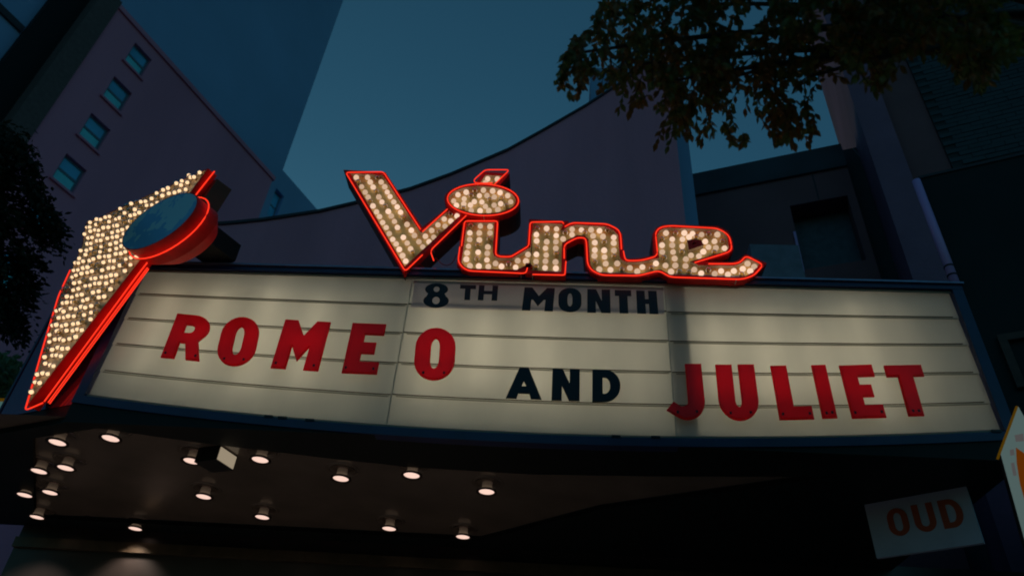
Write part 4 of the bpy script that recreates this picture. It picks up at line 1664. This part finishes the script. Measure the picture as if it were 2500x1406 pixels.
gs = empty('backlit_sign', onG(2500, 1240), 'backlit pale sign with a yellow edge and orange disc, cut by the right edge', 'sign')
gp = [onG(*p) for p in ((2443, 1108), (2486, 992), (2560, 1120), (2620, 1330), (2530, 1420))]
mb = MB()
mb.prism(gp, -GN * 0.12, 0, 1)
mb.build('panel', [backlit_m, black_m], gs)
mb = MB()
mb.hexa([gp[0], gp[1], gp[1] - GN * .12, gp[0] - GN * .12] + [v + (gp[1] - gp[0]).cross(GN).normalized() * -0.020 for v in (gp[0], gp[1], gp[1] - GN * .12, gp[0] - GN * .12)])
mb.build('yellow_edge', backlit_ye, gs)
mb = MB()
mb.prism([onG(*p, .004) for p in ((2480, 1092), (2500, 1106), (2530, 1150), (2545, 1230), (2530, 1290), (2510, 1250), (2490, 1180), (2482, 1130))], GN * 0.004)
mb.build('orange_patch', backlit_or, gs)
for q_ in (((2477, 1062), (2498, 1058), (2500, 1076), (2480, 1078)), ((2465, 1098), (2475, 1096), (2477, 1110), (2467, 1112)), ((2468, 1130), (2476, 1129), (2482, 1160), (2474, 1161))):
    mb = MB()
    mb.prism([onG(*p, .004) for p in q_], GN * 0.003)
    mb.build('print_patch', backlit_pk, gs)

# ================================================================== foliage
def leaf_geo(L, W, bend=0.12):
    v = [(0, 0, 0), (W * .42, .28 * L, .06 * L * bend), (W * .5, .55 * L, 0), (0, L, -.25 * L * bend), (-W * .5, .55 * L, 0), (-W * .42, .28 * L, .06 * L * bend), (0, .45 * L, -.09 * L)]
    f = [(0, 1, 6), (1, 2, 6), (2, 3, 6), (3, 4, 6), (4, 5, 6), (5, 0, 6)]
    return v, f


def leaf_cloud(name, items, mats, parent, kind=None):
    """items: (matrix, material index, size)"""
    lv, lf = leaf_geo(1, .47)
    lv = np.array(lv)
    n = len(items)
    V = np.zeros((n, 7, 3))
    for i, (m, mi, s_) in enumerate(items):
        V[i] = (lv * s_) @ np.array(m.to_3x3()).T + np.array(m.translation)
    off = np.array(parent_origin(parent))
    V = V.reshape(-1, 3) - off
    F = (np.array(lf)[None] + (np.arange(n) * 7)[:, None, None]).reshape(-1, 3)
    me = bpy.data.meshes.new(name)
    me.from_pydata(V.tolist(), [], F.tolist())
    for m in mats:
        me.materials.append(m)
    me.polygons.foreach_set('material_index', np.repeat([it[1] for it in items], 6).tolist())
    me.update()
    o = bpy.data.objects.new(name, me)
    link(o, parent)
    if kind:
        o['kind'] = kind
    return o


def frame_from(dirv, roll):
    d = Vector(dirv).normalized()
    a = d.cross(Vector((0.13, 0.2, 1)))
    if a.length < 1e-3:
        a = Vector((1, 0, 0))
    a.normalize()
    a = Matrix.Rotation(roll, 3, d) @ a
    c = a.cross(d)
    return Matrix((a, d, c)).transposed()


def in_poly(x, y, poly):
    c = False
    for k in range(len(poly)):
        (x1, y1), (x2, y2) = poly[k], poly[k - 1]
        if (y1 > y) != (y2 > y) and x < (x2 - x1) * (y - y1) / (y2 - y1) + x1:
            c = not c
    return c


# --- street tree that hangs in from the upper right; the trunk stands on the pavement to the right of the camera
tr = random.Random(5)
tree = empty('street_tree', (5.2, 2.6, 0.13), 'broad-leaved street tree whose dark leafy branches hang in from the upper right', 'tree')
mb = MB()
tp = [Vector((5.2, 2.6, 0.13)), Vector((5.1, 2.7, 2.0)), Vector((5.0, 2.9, 4.0)), Vector((4.7, 3.3, 6.0)), Vector((4.2, 3.8, 7.8))]
mb.tube(tp, [.24, .2, .18, .15, .11], 12)
mb.build('trunk', bark_m, tree, smooth=True)
out1 = [(1350, 205), (1378, 240), (1415, 236), (1450, 248), (1500, 236), (1515, 285), (1545, 300), (1572, 262), (1600, 262), (1612, 300), (1600, 350), (1608, 372), (1640, 374), (1655, 330), (1700, 345), (1722, 368), (1745, 322),
        (1782, 350), (1800, 378), (1838, 352), (1880, 345), (1930, 362), (1980, 350), (2010, 330), (2050, 322), (2062, 270), (2062, 200), (2110, 225), (2150, 240), (2195, 210), (2260, 150), (2330, 190), (2390, 225), (2430, 190), (2500, 120),
        (2500, -160), (1700, -160), (1560, -60), (1450, 60), (1380, 140)]
gaps = [((1800, 320), 44, 24, .85), ((1862, 318), 26, 18, .7), ((1745, 300), 24, 14, .7), ((2025, 250), 40, 80, .82), ((1905, 245), 20, 10, .6), ((1815, 272), 26, 9, .55), ((1480, 190), 16, 10, .6), ((2250, 205), 60, 45, .9), ((1560, 225), 26, 18, .6), ((1450, 208), 18, 10, .5)]
twigs = []
tries = 0
while len(twigs) < 800 and tries < 30000:
    tries += 1
    x, y = tr.uniform(1340, 2500), tr.uniform(-150, 385)
    if not in_poly(x, y + 6, out1):
        continue
    if any(((x - g_[0][0]) / (g_[1] * 1.35)) ** 2 + ((y + 8 - g_[0][1]) / (g_[2] * 1.35)) ** 2 < 1 and tr.random() < g_[3] ** .3 for g_ in gaps):
        continue
    dens = 1.0 if y > 100 else 0.75
    if tr.random() > dens:
        continue
    dep = tr.uniform(4.9, 6.4)
    d_ = ray(x, y)
    p = EYEV + d_ * (dep / d_.length)
    twigs.append(p)
limb_top = tp[-1]
limb_ends = []
for (x, y, dep) in ((1420, 160, 5.4), (1560, 190, 5.6), (1650, 230, 5.5), (1760, 230, 5.7), (1880, 240, 5.8), (1990, 220, 5.6), (2130, 150, 5.6), (2360, 140, 5.5), (1700, 40, 5.8), (2000, 0, 5.9), (2250, 40, 5.7)):
    d_ = ray(x, y)
    limb_ends.append(EYEV + d_ * (dep / d_.length) + Vector((0, 0, 0.15)))
for e_ in limb_ends:
    st = tp[3].lerp(tp[4], tr.random())
    mid = st.lerp(e_, 0.5) + Vector((0, 0, 0.5))
    pth = [st * (1 - t) ** 2 + mid * 2 * t * (1 - t) + e_ * t * t for t in [k / 8 for k in range(9)]]
    mb = MB()
    mb.tube(pth, [.055 - .045 * k / 8 for k in range(9)], 7)
    mb.build('limb', bark_m, tree, smooth=True)
items = []
twm = MB()
for p in twigs:
    e_ = min(limb_ends, key=lambda q: (q - p).length)
    up = (e_ - p)
    up = up.normalized() * 0.5 + Vector((tr.uniform(-.4, .4), tr.uniform(-.4, .4), tr.uniform(.4, 1.0)))
    up.normalize()
    Ltw = tr.uniform(.16, .30)
    droop = Vector((tr.uniform(-.3, .3), tr.uniform(-.3, .3), -1)).normalized()
    q0 = p + up * Ltw
    twm.tube([q0, p.lerp(q0, .5) + Vector((0, 0, .01)), p], [.0045, .0035, .002], 4)
    nl = tr.randint(8, 11)
    base_mi = 0 if tr.random() < (0.45 if p.x < 2.2 else 0.75) else 1  # more brown at left: the sign's warm light put into leaf colour
    for k in range(nl):
        t = k / (nl - 1)
        c_ = q0.lerp(p, t)
        ang = k * 2.4 + tr.uniform(-.4, .4)
        side = Vector((math.cos(ang), math.sin(ang), 0))
        ld = (p - q0).normalized() * .7 + side * .75 + droop * .35
        if k == nl - 1:
            ld = (p - q0).normalized() + droop * .4
        m = frame_from(ld, tr.uniform(-.9, .9)).to_4x4()
        m.translation = c_
        items.append((m, base_mi if tr.random() < .8 else 1 - base_mi, tr.uniform(.064, .098)))
twm.build('twigs', bark_m, tree)['kind'] = 'stuff'
# the 300 leaves that show clearest (lowest against sky and wall) are single leaves, the rest one crown


def pixel(p):
    r_ = p - EYEV
    return 1250 + FPX * r_.dot(CR) / r_.dot(CF), 703 - FPX * r_.dot(CU) / r_.dot(CF)


sc_ = []
for i, it in enumerate(items):
    x, y = pixel(it[0].translation)
    sc_.append((y + (40 if x < 2080 else -200) - 0.02 * abs(x - 1700), i))
sc_.sort(reverse=True)
top = set(i for _, i in sc_[:300])
lv, lf = leaf_geo(1, .47)
lmes = []
for m in (leaf_m, leaf2_m):
    me = bpy.data.meshes.new('leaf')
    me.from_pydata(lv, [], lf)
    me.materials.append(m)
    me.update()
    lmes.append(me)
toff = parent_origin(tree)
for i in top:
    m, mi, s_ = items[i]
    o = bpy.data.objects.new('leaf', lmes[mi])
    mm = m.copy()
    mm.translation = m.translation - toff
    o.matrix_local = mm @ Matrix.Scale(s_, 4)
    link(o, tree)
leaf_cloud('crown', [it for i, it in enumerate(items) if i not in top], [leaf_m, leaf2_m], tree, 'stuff')

# --- dark tree at the left edge, in front of the mauve building
t2 = random.Random(9)


def at_d(x, y, dep):
    d_ = ray(x, y)
    return EYEV + d_ * (dep / d_.length)


lt0 = at_d(-40, 700, 13.0)
ltree = empty('shade_tree', (lt0.x, lt0.y, 0), 'dark feathery tree at the left edge in front of the mauve building', 'tree')
mb = MB()
ltop_ = at_d(0, 300, 13.2)
mb.tube([Vector((lt0.x, lt0.y, 0)), Vector((lt0.x, lt0.y, 5)), lt0, ltop_], [.35, .3, .24, .08], 12)
mb.build('trunk', bark_m, ltree, smooth=True)
sprays = [(60, 380, 60), (85, 420, 70), (95, 470, 80), (120, 520, 80), (150, 560, 90), (140, 600, 80), (90, 640, 80), (80, 700, 70), (60, 740, 60), (40, 790, 60), (50, 820, 50), (30, 560, 90), (20, 650, 90), (10, 480, 80), (20, 740, 80),
          (-20, 420, 90), (-30, 560, 120), (-30, 700, 120), (30, 440, 60), (70, 560, 70), (-60, 300, 80), (-50, 820, 90), (10, 360, 40)]
items = []
for (x, y, wdt) in sprays:
    for q in range(9):
        e_ = at_d(x - 8 + t2.uniform(-26, 10), y + t2.uniform(-22, 22), 12.6 + t2.uniform(-.8, .8))
        st = at_d(x - wdt * t2.uniform(.9, 1.5), y + t2.uniform(-10, 40) - 14, 13.0)
        for k in range(44):
            t = t2.random() ** .6
            c_ = st.lerp(e_, t) + Vector((0, 0, .25 * math.sin(t * 3.1))) + Vector((t2.gauss(0, .03 + .10 * (1 - t)), t2.gauss(0, .16), t2.gauss(0, .02 + .11 * (1 - t))))
            ld = (e_ - st).normalized() + Vector((t2.uniform(-.7, .7), t2.uniform(-.7, .7), t2.uniform(-.9, .2)))
            m = frame_from(ld, t2.uniform(-1.5, 1.5)).to_4x4()
            m.translation = c_
            items.append((m, 0, t2.uniform(.06, .13)))
leaf_cloud('crown', items, [needle_m], ltree, 'stuff')
for (x, y, wdt) in sprays[::2]:
    mb = MB()
    mb.tube([at_d(-40, y - 10, 13.1), at_d(x - 30, y - 8, 12.8), at_d(x, y, 12.6)], [.05, .025, .008], 6)
    mb.build('limb', bark_m, ltree, smooth=True)

# --- lit tree farther down the street, low at the left edge, and a small lit shop sign under it
g0_ = at_d(5, 930, 24)
ftree = empty('far_tree', (g0_.x - 1, g0_.y, 0), 'green lamp-lit tree down the street, low at the left edge', 'tree')
mb = MB()
mb.tube([(g0_.x - 1, g0_.y, 0), (g0_.x - 1, g0_.y, g0_.z - 0.5), (g0_.x - .6, g0_.y, g0_.z + 0.6)], [.16, .13, .04], 10)
mb.build('trunk', bark_m, ftree, smooth=True)
items = []
for q in range(1500):
    x, y = t2.uniform(-90, 62), t2.uniform(862, 968)
    if x > 25 + 35 * math.sin((y - 862) / 106 * math.pi) + t2.uniform(-10, 6):
        continue
    m = frame_from((t2.uniform(-1, 1), t2.uniform(-1, 1), t2.uniform(-1, .5)), t2.uniform(-1.5, 1.5)).to_4x4()
    m.translation = at_d(x, y, 24 + t2.uniform(-1.2, 1.2))
    items.append((m, 0, t2.uniform(.14, .26)))
leaf_cloud('crown', items, [translucent('far_leaf', (0.12, 0.20, 0.08), (0.10, 0.17, 0.08), .3)], ftree, 'stuff')
fs = at_d(8, 1000, 22)
ls = empty('street_sign', (fs.x, fs.y, fs.z - 1.0), 'small pale lit street sign with a yellow bar at the lower left edge', 'sign')
mb = MB()
mb.box((fs.x - 1.2, fs.y, fs.z - 0.35), (fs.x + 0.12, fs.y + 0.15, fs.z + 0.22))
mb.build('panel', backlit_tl, ls)
mb = MB()
mb.box((fs.x - 1.2, fs.y - 0.02, fs.z + 0.24), (fs.x + 0.10, fs.y + 0.12, fs.z + 0.30))
mb.build('yellow_bar', backlit_ye, ls)
mb = MB()
mb.tube([(fs.x - .5, fs.y + .08, 0), (fs.x - .5, fs.y + .08, fs.z - 0.36)], 0.06, 8)
mb.build('pole', black_m, ls)
